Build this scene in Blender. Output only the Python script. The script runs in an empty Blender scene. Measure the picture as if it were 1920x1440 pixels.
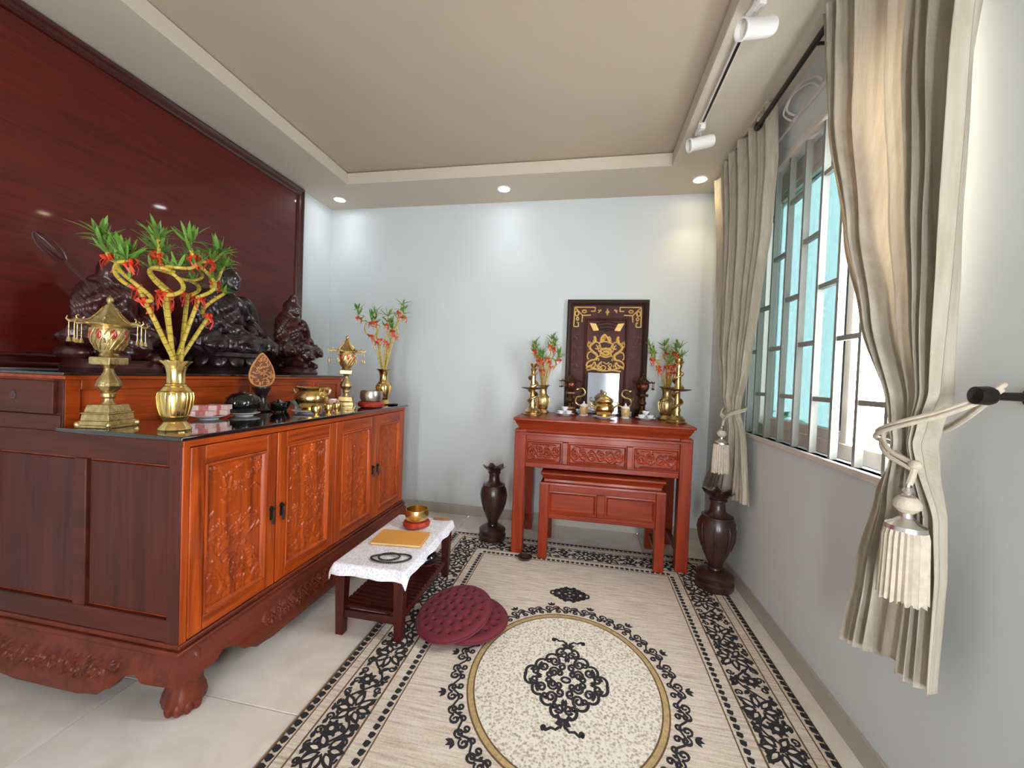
import bpy, bmesh, math, random
import numpy as np
from mathutils import Vector, Matrix, noise

scene = bpy.context.scene
COL = scene.collection
PI = math.pi
sin, cos = math.sin, math.cos

# ------------------------------------------------------------------ camera
# room axes: x along the back wall (right wall at 0), y into the room (back wall at 0), z up; metres
cam_d = bpy.data.cameras.new('camera')
cam = bpy.data.objects.new('camera', cam_d)
COL.objects.link(cam)
Rv = Vector((0.98200809, 0.1850537, 0.03761964))
Uv = Vector((-0.04075683, 0.0131768, 0.99908221))
Fv = Vector((-0.18438816, 0.98264007, -0.02048192))
M = Matrix((Rv, Uv, -Fv)).transposed().to_4x4()
M.translation = Vector((-1.0786, -3.7560, 1.4))
cam.matrix_world = M
cam_d.sensor_width = 36.0
cam_d.lens = 740.16 / 1920 * 36
cam_d.clip_start = 0.02
scene.camera = cam

# ------------------------------------------------------------------ sky, daylight, exposure
world = bpy.data.worlds.new('World')
scene.world = world
world.use_nodes = True
bg = world.node_tree.nodes['Background']
bg.inputs['Color'].default_value = (0.93, 0.96, 1.0, 1)
bg.inputs['Strength'].default_value = 5.0
scene.view_settings.view_transform = 'Standard'
scene.view_settings.look = 'None'
scene.view_settings.gamma = 1.0
scene.view_settings.use_curve_mapping = False
scene.view_settings.exposure = 2.58

def portal(name, loc, direction, sx, sy):
    l = bpy.data.lights.new(name, 'AREA'); l.shape = 'RECTANGLE'; l.size = sx; l.size_y = sy
    l.cycles.is_portal = True
    o = bpy.data.objects.new(name, l); COL.objects.link(o)
    o.location = loc; o.rotation_euler = Vector(direction).to_track_quat('-Z', 'Y').to_euler()
    return o
portal('window_sky_portal', (0.22, -1.54, 1.9), (-1, 0, 0), 1.5, 1.7)
portal('added_opening_sky_portal', (-0.29, -6.3, 1.1), (0, 1, 0), 0.46, 2.2)
portal('second_added_opening_sky_portal', (-1.435, -6.3, 1.1), (0, 1, 0), 0.37, 2.2)

# ------------------------------------------------------------------ helpers
def srgb(r, g, b):
    f = lambda c: (c / 255 / 12.92) if c / 255 <= 0.04045 else ((c / 255 + 0.055) / 1.055) ** 2.4
    return (f(r), f(g), f(b), 1.0)

class MB:
    """collects shapes that become ONE mesh object"""
    def __init__(self): self.v = []; self.f = []
    def add(self, vs, fs):
        n = len(self.v); self.v += [tuple(p) for p in vs]; self.f += [tuple(i + n for i in f) for f in fs]; return self
    def box(self, x0, x1, y0, y1, z0, z1):
        vs = [(x, y, z) for z in (z0, z1) for y in (y0, y1) for x in (x0, x1)]
        return self.add(vs, [(0, 2, 3, 1), (4, 5, 7, 6), (0, 1, 5, 4), (2, 6, 7, 3), (0, 4, 6, 2), (1, 3, 7, 5)])
    def tbox(self, c, b, t, h):          # tapered box: centre, half size at the bottom, at the top, height
        x, y, z = c
        vs = [(x + sx * w[0], y + sy * w[1], zz) for w, zz in ((b, z), (t, z + h)) for sy in (-1, 1) for sx in (-1, 1)]
        return self.add(vs, [(0, 2, 3, 1), (4, 5, 7, 6), (0, 1, 5, 4), (2, 6, 7, 3), (0, 4, 6, 2), (1, 3, 7, 5)])
    def lathe(self, prof, n=32, c=(0, 0, 0), lobes=0, amp=0.0, wob=None, sq=None):
        """prof: [(r, z)]; lobes modulates the radius; wob(i_row, angle) -> (dr, dz); sq: superellipse exponent for square sections"""
        vs = []; fs = []
        for i, (r, z) in enumerate(prof):
            for k in range(n):
                a = 2 * PI * k / n
                rr = r * (1 + amp * cos(lobes * a)) if lobes else r
                zz = z
                if wob:
                    dr, dz = wob(i, a); rr += dr; zz += dz
                if sq: rr *= (abs(cos(a)) ** sq + abs(sin(a)) ** sq) ** (-1 / sq)
                vs.append((c[0] + rr * cos(a), c[1] + rr * sin(a), c[2] + zz))
        m = len(prof)
        for i in range(m - 1):
            for k in range(n):
                fs.append((i * n + k, i * n + (k + 1) % n, (i + 1) * n + (k + 1) % n, (i + 1) * n + k))
        fs.append(tuple(range(n - 1, -1, -1))); fs.append(tuple((m - 1) * n + k for k in range(n)))
        return self.add(vs, fs)
    def tube(self, path, rad, n=8, closed=False, flat=None):
        P = [Vector(p) for p in path]; m = len(P)
        rad = rad if isinstance(rad, (list, tuple)) else [rad] * m
        vs = []; fs = []; up = None
        for i in range(m):
            t = (P[(i + 1) % m] - P[i - 1]) if closed else (P[min(i + 1, m - 1)] - P[max(i - 1, 0)])
            if t.length < 1e-9: t = Vector((0, 0, 1))
            t.normalize()
            if up is None:
                up = Vector((0, 0, 1)) if abs(t.z) < 0.9 else Vector((1, 0, 0))
            a = t.cross(up)
            if a.length < 1e-6: a = t.cross(Vector((0, 1, 0.3)))
            a.normalize(); b = a.cross(t); up = b
            for k in range(n):
                w = 2 * PI * k / n
                vs.append(P[i] + a * (rad[i] * cos(w)) + b * (rad[i] * sin(w) * (flat or 1)))
        for i in range(m if closed else m - 1):
            for k in range(n):
                j = (i + 1) % m
                fs.append((i * n + k, i * n + (k + 1) % n, j * n + (k + 1) % n, j * n + k))
        if not closed:
            fs.append(tuple(range(n - 1, -1, -1))); fs.append(tuple((m - 1) * n + k for k in range(n)))
        return self.add(vs, fs)
    def ell(self, c, r, nu=14, nv=9, rot=None):
        R = rot.to_matrix() if rot else None
        vs = []; fs = []
        for j in range(1, nv):
            p = PI * j / nv
            for i in range(nu):
                a = 2 * PI * i / nu
                v = Vector((r[0] * sin(p) * cos(a), r[1] * sin(p) * sin(a), -r[2] * cos(p)))
                vs.append((R @ v if R else v) + Vector(c))
        b = len(vs)
        for z in (-1, 1):
            v = Vector((0, 0, z * r[2])); vs.append((R @ v if R else v) + Vector(c))
        for j in range(nv - 2):
            for i in range(nu): fs.append((j * nu + i, j * nu + (i + 1) % nu, (j + 1) * nu + (i + 1) % nu, (j + 1) * nu + i))
        for i in range(nu):
            fs.append((b, (i + 1) % nu, i)); fs.append((b + 1, (nv - 2) * nu + i, (nv - 2) * nu + (i + 1) % nu))
        return self.add(vs, fs)
    def prism(self, poly, f0, f1):
        """polygon (2-D, counter-clockwise) extruded: f0/f1 map (a, b) to the two end points"""
        n = len(poly)
        vs = [f0(*p) for p in poly] + [f1(*p) for p in poly]
        fs = [tuple(range(n - 1, -1, -1)), tuple(range(n, 2 * n))] + [(i, (i + 1) % n, n + (i + 1) % n, n + i) for i in range(n)]
        return self.add(vs, fs)
    def grid(self, fn, nu, nv, wrap=False):
        vs = [fn(i / (nu if wrap else nu - 1), j / (nv - 1)) for j in range(nv) for i in range(nu)]
        fs = [(j * nu + i, j * nu + (i + 1) % nu, (j + 1) * nu + (i + 1) % nu, (j + 1) * nu + i)
              for j in range(nv - 1) for i in range(nu if wrap else nu - 1)]
        return self.add(vs, fs)
    def slab(self, top, bot, nu, nv):
        """closed sheet between two surfaces top(u,v), bot(u,v)"""
        a = [top(i / (nu - 1), j / (nv - 1)) for j in range(nv) for i in range(nu)]
        b = [bot(i / (nu - 1), j / (nv - 1)) for j in range(nv) for i in range(nu)]
        N = nu * nv; fs = []
        for j in range(nv - 1):
            for i in range(nu - 1):
                q = (j * nu + i, j * nu + i + 1, (j + 1) * nu + i + 1, (j + 1) * nu + i)
                fs.append(q); fs.append(tuple(N + k for k in reversed(q)))
        ring = [i for i in range(nu)] + [j * nu + nu - 1 for j in range(1, nv)] + [(nv - 1) * nu + i for i in range(nu - 2, -1, -1)] + [j * nu for j in range(nv - 2, 0, -1)]
        for k in range(len(ring)):
            p, q = ring[k], ring[(k + 1) % len(ring)]
            fs.append((q, p, N + p, N + q))
        return self.add(a + b, fs)
    def mesh(self, name, mat, smooth=True, ang=40):
        me = bpy.data.meshes.new(name)
        me.from_pydata(self.v, [], self.f)
        me.update()
        if mat: me.materials.append(mat)
        if smooth:
            me.polygons.foreach_set('use_smooth', [True] * len(me.polygons))
            me.set_sharp_from_angle(angle=math.radians(ang))
        return me
    def build(self, name, mat, parent=None, bevel=0, smooth=True, loc=None, rot=None, seg=2, ang=40):
        o = link(name, self.mesh(name, mat, smooth, ang), parent, loc, rot)
        if bevel:
            m = o.modifiers.new('bevel', 'BEVEL'); m.width = bevel; m.segments = seg; m.limit_method = 'ANGLE'; m.angle_limit = math.radians(35)
            m.harden_normals = False
        return o

def link(name, data, parent=None, loc=None, rot=None):
    o = bpy.data.objects.new(name, data); COL.objects.link(o)
    if parent: o.parent = parent
    if loc is not None: o.location = loc
    if rot is not None: o.rotation_euler = rot
    return o
def tag(o, label=None, cat=None, group=None, kind=None):
    if label: o['label'] = label
    if cat: o['category'] = cat
    if group: o['group'] = group
    if kind: o['kind'] = kind
    return o
def thing(name, loc, label, cat, group=None, rz=0):
    o = bpy.data.objects.new(name, None); o.empty_display_size = 0.1; COL.objects.link(o)
    o.location = loc; o.rotation_euler = (0, 0, rz)
    return tag(o, label, cat, group)
def clone(o, parent=None):
    c = o.copy(); COL.objects.link(c); c.parent = parent
    for ch in [x for x in bpy.data.objects if x.parent == o]: clone(ch, c)
    return c
def dup(o, loc, rz, label, group=None):
    c = clone(o); c.location = loc; c.rotation_euler = (0, 0, rz); c['label'] = label
    if group: c['group'] = group
    return c

def ring_lathe(mb, prof, n=32, c=(0, 0, 0)):
    """closed ring section turned about z, no end caps"""
    vs = [(c[0] + r * cos(2 * PI * k / n), c[1] + r * sin(2 * PI * k / n), c[2] + z) for r, z in prof for k in range(n)]
    m_ = len(prof); fs = [(i * n + k, i * n + (k + 1) % n, ((i + 1) % m_) * n + (k + 1) % n, ((i + 1) % m_) * n + k) for i in range(m_) for k in range(n)]
    return mb.add(vs, fs)

# ------------------------------------------------------------------ materials
def new_mat(name):
    m = bpy.data.materials.new(name); m.use_nodes = True
    nt = m.node_tree; b = nt.nodes['Principled BSDF']
    return m, nt, b
def node(nt, typ, **kw):
    n = nt.nodes.new(typ)
    for k, v in kw.items():
        if k.startswith('i_'): n.inputs[k[2:].replace('_', ' ')].default_value = v
        else: setattr(n, k, v)
    return n
def coords(nt, scale=(1, 1, 1), kind='Object'):
    tc = node(nt, 'ShaderNodeTexCoord'); mp = node(nt, 'ShaderNodeMapping')
    mp.inputs['Scale'].default_value = scale
    nt.links.new(tc.outputs[kind], mp.inputs['Vector']); return mp.outputs['Vector']
def ramp(nt, fac, stops):
    r = node(nt, 'ShaderNodeValToRGB'); e = r.color_ramp.elements
    e[0].position, e[0].color = stops[0]; e[1].position, e[1].color = stops[-1]
    for p, c in stops[1:-1]:
        k = e.new(p); k.color = c
    nt.links.new(fac, r.inputs['Fac']); return r.outputs['Color']
def bump(nt, b, height, strength=0.2, dist=0.01):
    n = node(nt, 'ShaderNodeBump'); n.inputs['Strength'].default_value = strength; n.inputs['Distance'].default_value = dist
    nt.links.new(height, n.inputs['Height']); nt.links.new(n.outputs['Normal'], b.inputs['Normal'])
def plain(name, col, rough=0.5, metal=0.0, coat=0.0, var=0.08, scale=6, bmp=0.0, bscale=60, spec=0.5, sheen=0.0):
    m, nt, b = new_mat(name)
    v = coords(nt)
    n = node(nt, 'ShaderNodeTexNoise'); n.inputs['Scale'].default_value = scale; n.inputs['Detail'].default_value = 4
    nt.links.new(v, n.inputs['Vector'])
    d = tuple(c * (1 - var) for c in col[:3]) + (1,); l = tuple(min(1, c * (1 + var)) for c in col[:3]) + (1,)
    nt.links.new(ramp(nt, n.outputs['Fac'], [(0.3, d), (0.7, l)]), b.inputs['Base Color'])
    b.inputs['Roughness'].default_value = rough; b.inputs['Metallic'].default_value = metal
    b.inputs['Coat Weight'].default_value = coat; b.inputs['Coat Roughness'].default_value = 0.08
    b.inputs['Specular IOR Level'].default_value = spec
    if sheen: b.inputs['Sheen Weight'].default_value = sheen
    if bmp:
        n2 = node(nt, 'ShaderNodeTexNoise'); n2.inputs['Scale'].default_value = bscale; n2.inputs['Detail'].default_value = 3
        nt.links.new(v, n2.inputs['Vector']); bump(nt, b, n2.outputs['Fac'], bmp, 0.004)
    return m
def wood(name, dark, light, axis='z', rough=0.35, coat=0.3, coat_rough=0.1, dens=14, fine=0.12):
    m, nt, b = new_mat(name)
    s = [dens] * 3; s['xyz'.index(axis)] = dens * 0.07
    v = coords(nt, tuple(s))
    n = node(nt, 'ShaderNodeTexNoise'); n.inputs['Scale'].default_value = 1.0; n.inputs['Detail'].default_value = 6; n.inputs['Roughness'].default_value = 0.6
    n.inputs['Distortion'].default_value = 1.2
    nt.links.new(v, n.inputs['Vector'])
    s2 = [dens * 9] * 3; s2['xyz'.index(axis)] = dens * 0.25
    v2 = coords(nt, tuple(s2))
    n2 = node(nt, 'ShaderNodeTexNoise'); n2.inputs['Scale'].default_value = 1.0; n2.inputs['Detail'].default_value = 3
    nt.links.new(v2, n2.inputs['Vector'])
    mix = node(nt, 'ShaderNodeMath', operation='MULTIPLY_ADD'); mix.inputs[1].default_value = fine * 2.5
    nt.links.new(n2.outputs['Fac'], mix.inputs[0]); nt.links.new(n.outputs['Fac'], mix.inputs[2])
    mid = tuple((a + c) / 2 for a, c in zip(dark, light))
    nt.links.new(ramp(nt, mix.outputs[0], [(0.42, dark), (0.62, mid), (0.82, light)]), b.inputs['Base Color'])
    b.inputs['Roughness'].default_value = rough; b.inputs['Specular IOR Level'].default_value = 0.3
    b.inputs['Coat Weight'].default_value = coat; b.inputs['Coat Roughness'].default_value = coat_rough
    bump(nt, b, n2.outputs['Fac'], 0.06, 0.002)
    return m

MAT = {}
MAT['wall'] = plain('wall_paint', srgb(210, 216, 217), 0.85, var=0.02, scale=1.5, bmp=0.05, bscale=160)
MAT['ceiling'] = plain('ceiling_paint', srgb(190, 174, 156), 0.9, var=0.015, scale=1.2)
MAT['soffit'] = plain('soffit_paint', srgb(204, 192, 175), 0.9, var=0.015, scale=1.2)
MAT['white'] = plain('white_enamel', srgb(232, 230, 226), 0.4, var=0.02)
MAT['offwhite'] = plain('aged_white_metal', srgb(214, 205, 196), 0.45, var=0.05, scale=12)
MAT['grille'] = plain('grille_paint', srgb(140, 141, 134), 0.5, var=0.04)
MAT['skirt'] = plain('skirting_tile', srgb(176, 170, 158), 0.35, var=0.05, scale=4)
MAT['cab_v'] = wood('rosewood_upright', srgb(104, 32, 8), srgb(190, 82, 22), 'z', 0.32, 0.15)
MAT['cab_y'] = wood('rosewood_lengthwise', srgb(98, 30, 8), srgb(182, 76, 20), 'y', 0.32, 0.15)
MAT['cab_x_shaded'] = wood('shaded_rosewood_crosswise', srgb(60, 22, 15), srgb(92, 40, 27), 'x', 0.5, 0.05)  # same rosewood as the front, darkened for the shade on the near end
MAT['cab_end_shaded'] = wood('shaded_rosewood_end_panel', srgb(58, 21, 15), srgb(88, 37, 27), 'z', 0.5, 0.05)  # near-end boards: shade put into the wood colour
MAT['apron'] = wood('rosewood_plinth', srgb(72, 26, 14), srgb(116, 48, 26), 'y', 0.45, 0.08)
MAT['panel'] = wood('lacquered_wall_panel', srgb(66, 8, 3), srgb(98, 17, 6), 'y', 0.5, 0.4, 0.05, dens=26, fine=0.12)
MAT['panel_trim'] = plain('lacquered_moulding', srgb(60, 10, 5), 0.3, coat=0.7, var=0.12, scale=5)
MAT['altar_v'] = wood('red_altar_wood_upright', srgb(104, 27, 6), srgb(150, 52, 16), 'z', 0.36, 0.1)
MAT['altar_x'] = wood('red_altar_wood', srgb(102, 27, 6), srgb(148, 52, 16), 'x', 0.36, 0.1)
MAT['bench'] = wood('dark_bench_wood', srgb(46, 14, 10), srgb(78, 28, 20), 'z', 0.4, 0.08)
MAT['bench_x'] = wood('dark_bench_wood_crosswise', srgb(46, 14, 10), srgb(76, 28, 20), 'x', 0.4, 0.08)
MAT['statue'] = plain('dark_carved_rosewood', srgb(62, 26, 26), 0.3, coat=0.4, var=0.35, scale=14, bmp=0.6, bscale=45)
MAT['ebony'] = plain('black_carved_wood', srgb(40, 25, 29), 0.3, coat=0.35, var=0.3, scale=14, bmp=0.6, bscale=45)
MAT['vase_wood'] = plain('dark_turned_wood', srgb(54, 30, 26), 0.35, coat=0.3, var=0.3, scale=10, bmp=0.35, bscale=40)
MAT['brass'] = plain('polished_brass', (0.72, 0.52, 0.2, 1), 0.22, metal=1.0, var=0.18, scale=18, bmp=0.06, bscale=40)
MAT['brass_cast'] = plain('cast_brass', (0.62, 0.47, 0.22, 1), 0.3, metal=1.0, var=0.3, scale=40, bmp=0.5, bscale=120)
MAT['gold'] = plain('gold_leaf_carving', srgb(222, 182, 104), 0.45, metal=0.2, var=0.15, scale=30)
MAT['plaque'] = wood('plaque_wood', srgb(44, 18, 16), srgb(84, 38, 30), 'z', 0.55, 0.0)
MAT['plaque_frame'] = wood('plaque_frame_wood', srgb(34, 18, 14), srgb(60, 32, 24), 'z', 0.5, 0.05)
MAT['black'] = plain('black_gloss', srgb(18, 17, 19), 0.15, coat=0.5, var=0.2)
MAT['black_top'] = plain('black_glass_top', srgb(20, 14, 15), 0.06, coat=1.0, var=0.15)
MAT['black_metal'] = plain('black_iron', srgb(34, 27, 24), 0.4, metal=0.4, var=0.1)
MAT['porcelain'] = plain('white_porcelain', srgb(236, 236, 240), 0.15, var=0.02, coat=0.5)
MAT['plant_leaf'] = plain('bamboo_leaf', srgb(104, 146, 58), 0.45, var=0.3, scale=12)
MAT['stem'] = plain('bamboo_stem', srgb(192, 166, 62), 0.4, var=0.25, scale=25, coat=0.2)
MAT['stem_dark'] = plain('bamboo_joint', srgb(96, 98, 38), 0.5, var=0.2)
MAT['red'] = plain('red_ribbon', srgb(214, 58, 26), 0.45, var=0.15, scale=20)
MAT['red_glass'] = plain('red_lamp_glass', srgb(180, 34, 34), 0.15, coat=0.6, var=0.25, scale=40)
MAT['red_cushion'] = plain('red_brocade', srgb(168, 52, 32), 0.55, var=0.4, scale=40, metal=0.15)
MAT['burgundy'] = plain('burgundy_velvet', srgb(98, 12, 28), 0.75, var=0.12, scale=10, bmp=0.15, bscale=150, sheen=0.08)
MAT['orange_book'] = plain('ochre_book_cover', srgb(222, 160, 72), 0.55, var=0.04)
MAT['paper'] = plain('book_pages', srgb(226, 206, 160), 0.8, var=0.06)
MAT['packet'] = plain('pink_printed_packet', srgb(226, 196, 190), 0.5, var=0.2, scale=60)
MAT['packet_label'] = plain('packet_band', srgb(196, 116, 108), 0.5, var=0.25, scale=80)
MAT['carved_tan'] = plain('pale_carved_wood', srgb(206, 140, 82), 0.5, var=0.2, scale=30, bmp=0.3, bscale=60)
MAT['silver'] = plain('brushed_silver', (0.75, 0.73, 0.7, 1), 0.3, metal=1.0, var=0.08)
MAT['rope'] = plain('cream_cord', srgb(206, 194, 176), 0.8, var=0.1, scale=50, bmp=0.4, bscale=200)
MAT['pink'] = plain('pink_glaze', srgb(222, 172, 168), 0.35, var=0.1)
MAT['render_out'] = plain('balcony_render', srgb(214, 216, 214), 0.9, var=0.05, scale=3)
MAT['clay'] = plain('terracotta', srgb(150, 90, 66), 0.8, var=0.1)
MAT['fresh_leaf'] = plain('balcony_leaf', srgb(104, 150, 60), 0.45, var=0.25, scale=6)
# ================================================================== the room
XL, H, HC, YF = -3.777, 3.071, 3.18, -6.2
S = lambda o: tag(o, kind='structure')

# floor: grout bed with one object for each porcelain tile
m, nt, b = new_mat('cream_porcelain_tile')
v = coords(nt, (1, 1, 1))
n = node(nt, 'ShaderNodeTexNoise'); n.inputs['Scale'].default_value = 3.0; n.inputs['Detail'].default_value = 7; n.inputs['Distortion'].default_value = 1.5
nt.links.new(v, n.inputs['Vector'])
nt.links.new(ramp(nt, n.outputs['Fac'], [(0.3, srgb(218, 208, 196)), (0.55, srgb(232, 225, 215)), (0.75, srgb(240, 234, 226))]), b.inputs['Base Color'])
b.inputs['Roughness'].default_value = 0.22
MAT['tile'] = m
floor = S(MB().box(XL, 0, YF, 0, -0.08, -0.004).build('floor', plain('grout', srgb(150, 144, 136), 0.9)))
tag(floor, 'floor of large cream polished tiles under the rug and cabinet')
gx = [XL, -2.965, -2.165, -1.365, -0.565, 0.0]
gy = [0.0, -0.77, -1.57, -2.37, -3.17, -3.97, -4.77, -5.57, YF]
for i in range(5):
    for j in range(8):
        w = gx[i + 1] - gx[i]; d = gy[j] - gy[j + 1]; g = 0.0015
        MB().box(-w / 2 + g, w / 2 - g, -d / 2 + g, d / 2 - g, -0.02, 0).build('tile', MAT['tile'], floor, bevel=0.0012, seg=1,
            loc=((gx[i] + gx[i + 1]) / 2, (gy[j] + gy[j + 1]) / 2, 0))

WY0, WY1, WZ0, WZ1 = -2.285, -0.80, 1.08, 2.70
wr = MB()
wr.box(0, 0.15, YF, WY0, 0, HC); wr.box(0, 0.15, WY1, 0.15, 0, HC); wr.box(0, 0.15, WY0, WY1, 0, WZ0); wr.box(0, 0.15, WY0, WY1, WZ1, HC)
tag(S(wr.build('wall_right', MAT['wall'])), 'pale grey wall with the barred window')
tag(S(MB().box(XL - 0.15, 0, 0, 0.15, 0, HC).build('wall_back', MAT['wall'])), 'pale blue-grey back wall behind the red altar table')
tag(S(MB().box(XL - 0.15, XL, YF, 0, 0, HC).build('wall_left', MAT['wall'])), 'pale wall carrying the lacquered wood panel')
fw = MB()
DX0, DX1, DZ = -0.52, -0.06, 2.2          # unseen openings behind the viewer, added for daylight and the glass panel's reflection
fw.box(XL - 0.15, -1.62, YF - 0.15, YF, 0, HC); fw.box(-1.25, DX0, YF - 0.15, YF, 0, HC); fw.box(-1.62, -1.25, YF - 0.15, YF, DZ, HC); fw.box(DX1, 0.15, YF - 0.15, YF, 0, HC); fw.box(DX0, DX1, YF - 0.15, YF, DZ, HC)
tag(S(fw.build('wall_front', MAT['wall'])), 'unseen wall behind the viewer with two tall narrow openings added for daylight')

ceil = tag(S(MB().box(XL - 0.15, 0.15, YF - 0.15, 0.15, HC, HC + 0.1).build('ceiling', MAT['ceiling'])), 'recessed beige ceiling inside a dropped border')
RX0, RX1, RY0, RY1 = -3.27, -0.49, -4.9, -0.503
for nme, bx in (('soffit', (XL, RX0, YF, 0, H, H + 0.06)), ('soffit', (RX1, 0, YF, 0, H, H + 0.06)),
                ('soffit', (RX0, RX1, RY1, 0, H, H + 0.06)), ('soffit', (RX0, RX1, YF, RY0, H, H + 0.06))):
    MB().box(*bx).build(nme, MAT['soffit'], ceil)
t = 0.018
e_ = 0.0025
for bx in ((RX0 - t, RX0 + e_, RY0 - t, RY1 + t, H + 0.0005, H + 0.1), (RX1 - e_, RX1 + t, RY0 - t, RY1 + t, H + 0.0005, H + 0.1),
           (RX0, RX1, RY1 - e_, RY1 + t, H + 0.0005, H + 0.1), (RX0, RX1, RY0 - t, RY0 + e_, H + 0.0005, H + 0.1)):
    MB().box(*bx).build('soffit_lip', MAT['soffit'], ceil, bevel=0.003)

def skirting(name, bxs, label):
    mb = MB()
    for bx in bxs: mb.box(*bx)
    tag(S(mb.build(name, MAT['skirt'], bevel=0.003)), label)
skirting('baseboard_back', [(XL, 0, -0.014, 0, 0, 0.1)], 'grey-beige tile skirting along the back wall')
skirting('baseboard_right', [(-0.014, 0, YF, -0.014, 0, 0.1)], 'grey-beige tile skirting under the window wall')
skirting('baseboard_left', [(XL, XL + 0.014, YF, -0.014, 0, 0.1)], 'grey-beige tile skirting along the panelled wall')

# ---- window with a staggered bar grille, sliding tinted sashes pushed to one side
win = tag(S(link('window_1', None)), 'white barred window with blue-green sliding glass')
win.location = (0, 0, 0)
fr = MB()
fr.box(0.07, 0.14, WY0, WY1, WZ0, WZ0 + 0.07); fr.box(0.07, 0.14, WY0, WY1, WZ1 - 0.11, WZ1)
fr.box(0.07, 0.14, WY1 - 0.05, WY1, WZ0, WZ1); fr.box(0.07, 0.14, WY0, WY0 + 0.05, WZ0, WZ1)
fr.build('window_frame', MAT['offwhite'], win, bevel=0.004)
mg, nt, b = new_mat('blue_green_tinted_glass')
nt.nodes.remove(b)
tr = node(nt, 'ShaderNodeBsdfTransparent'); tr.inputs['Color'].default_value = (0.385, 0.44, 0.438, 1)
gl = node(nt, 'ShaderNodeBsdfGlossy'); gl.inputs['Roughness'].default_value = 0.05; gl.inputs['Color'].default_value = (0.8, 0.9, 0.9, 1)
mx = node(nt, 'ShaderNodeMixShader')
mx.inputs['Fac'].default_value = 0.06; nt.links.new(tr.outputs[0], mx.inputs[1]); nt.links.new(gl.outputs[0], mx.inputs[2])
nt.links.new(mx.outputs[0], nt.nodes['Material Output'].inputs['Surface'])
MAT['tint'] = mg
def sash(y0, y1, x):
    s = MB(); w = 0.045
    z0, z1 = WZ0 + 0.06, WZ1 - 0.10
    s.box(x - 0.012, x + 0.012, y0, y0 + w, z0, z1); s.box(x - 0.012, x + 0.012, y1 - w, y1, z0, z1)
    s.box(x - 0.012, x + 0.012, y0 + w, y1 - w, z0, z0 + 0.06); s.box(x - 0.012, x + 0.012, y0 + w, y1 - w, z1 - 0.05, z1)
    so = s.build('sash', MAT['offwhite'], win, bevel=0.003)
    MB().box(x - 0.0025, x + 0.0025, y0 + w - 0.005, y1 - w + 0.005, z0 + 0.055, z1 - 0.045).build('pane', MAT['tint'], so, smooth=False)
sash(-1.66, WY1 - 0.04, 0.122); sash(-1.74, -0.93, 0.09)
MB().box(-0.018, 0.04, WY0 - 0.02, WY1 + 0.02, WZ0 - 0.028, WZ0).build('window_sill', MAT['offwhite'], win, bevel=0.004)
MB().box(-0.014, 0.03, WY0 - 0.02, WY1 + 0.02, WZ1 - 0.01, WZ1 + 0.03).build('window_head', MAT['offwhite'], win, bevel=0.004)
yb = [-0.925 - 0.1655 * k for k in range(9)]
vm = MB().box(0.004, 0.034, -0.009, 0.009, WZ0, WZ1 - 0.01).mesh('grille_bar', MAT['grille'], False)
for y in [WY1 - 0.012] + yb + [WY0 + 0.012]: link('grille_bar', vm, win, (0, y, 0))
hm = MB().box(0.008, 0.030, -0.1655 / 2 + 0.009, 0.1655 / 2 - 0.009, -0.011, 0.011).mesh('grille_crossbar', MAT['grille'], False)
for k in range(8):
    for z in ((1.344, 1.885, 2.43) if k % 2 == 0 else (1.62, 2.157)):
        link('grille_crossbar', hm, win, (0, yb[k] - 0.1655 / 2, z))
MB().box(0.008, 0.030, WY1 - 0.116, WY1 - 0.021, 1.61, 1.632).build('grille_crossbar', MAT['grille'], win, smooth=False)

# ---- balcony outside
MB_ = MB().box(0.15, 1.2, -4.5, 2.5, -0.1, 0.0)
tag(S(MB_.build('balcony_floor', MAT['render_out'])), 'balcony slab outside the window')
tag(S(MB().box(1.0, 1.1, -4.5, 2.5, 0.0, 1.02).build('balcony_parapet', MAT['render_out'], bevel=0.01)), 'pale parapet wall outside the window')

# ---- ceiling lamps
def emit(name, col, s):
    m, nt, b = new_mat(name)
    b.inputs['Emission Color'].default_value = col; b.inputs['Emission Strength'].default_value = s; b.inputs['Base Color'].default_value = (0.8, 0.8, 0.8, 1)
    return m
LAMP_W = emit('warm_lamp_face', (1.0, 0.84, 0.55, 1), 8)
LAMP_C = emit('cool_lamp_face', (0.95, 0.97, 1.0, 1), 8)
def downlight(x, y, label, lampmat, col, energy):
    t = thing('downlight', (x, y, H), label, 'ceiling light', 'recessed ceiling downlights')
    ring_lathe(MB(), [(0.062, 0.0), (0.06, -0.006), (0.054, -0.008), (0.047, -0.005), (0.045, 0.0)], 32).build('trim_ring', MAT['white'], t)
    MB().lathe([(0.046, -0.004), (0.046, -0.001)], 24).build('lamp_face', lampmat, t)
    l = bpy.data.lights.new('downlight_bulb', 'SPOT'); l.energy = energy; l.color = col; l.spot_size = math.radians(105); l.spot_blend = 1.0; l.shadow_soft_size = 0.045
    o = bpy.data.objects.new('downlight_bulb', l); COL.objects.link(o); o.parent = t; o.location = (0, 0, -0.02)
downlight(-3.534, -0.228, 'round recessed downlight in the corner beside the lacquered panel', LAMP_C, (0.86, 0.95, 1.0), 1.15)
downlight(-1.872, -0.273, 'round recessed downlight in the middle of the back border', LAMP_C, (0.93, 0.97, 1.0), 0.95)
downlight(-0.227, -0.265, 'round recessed warm downlight by the far curtain', LAMP_W, (1.0, 0.76, 0.4), 2.6)

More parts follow.
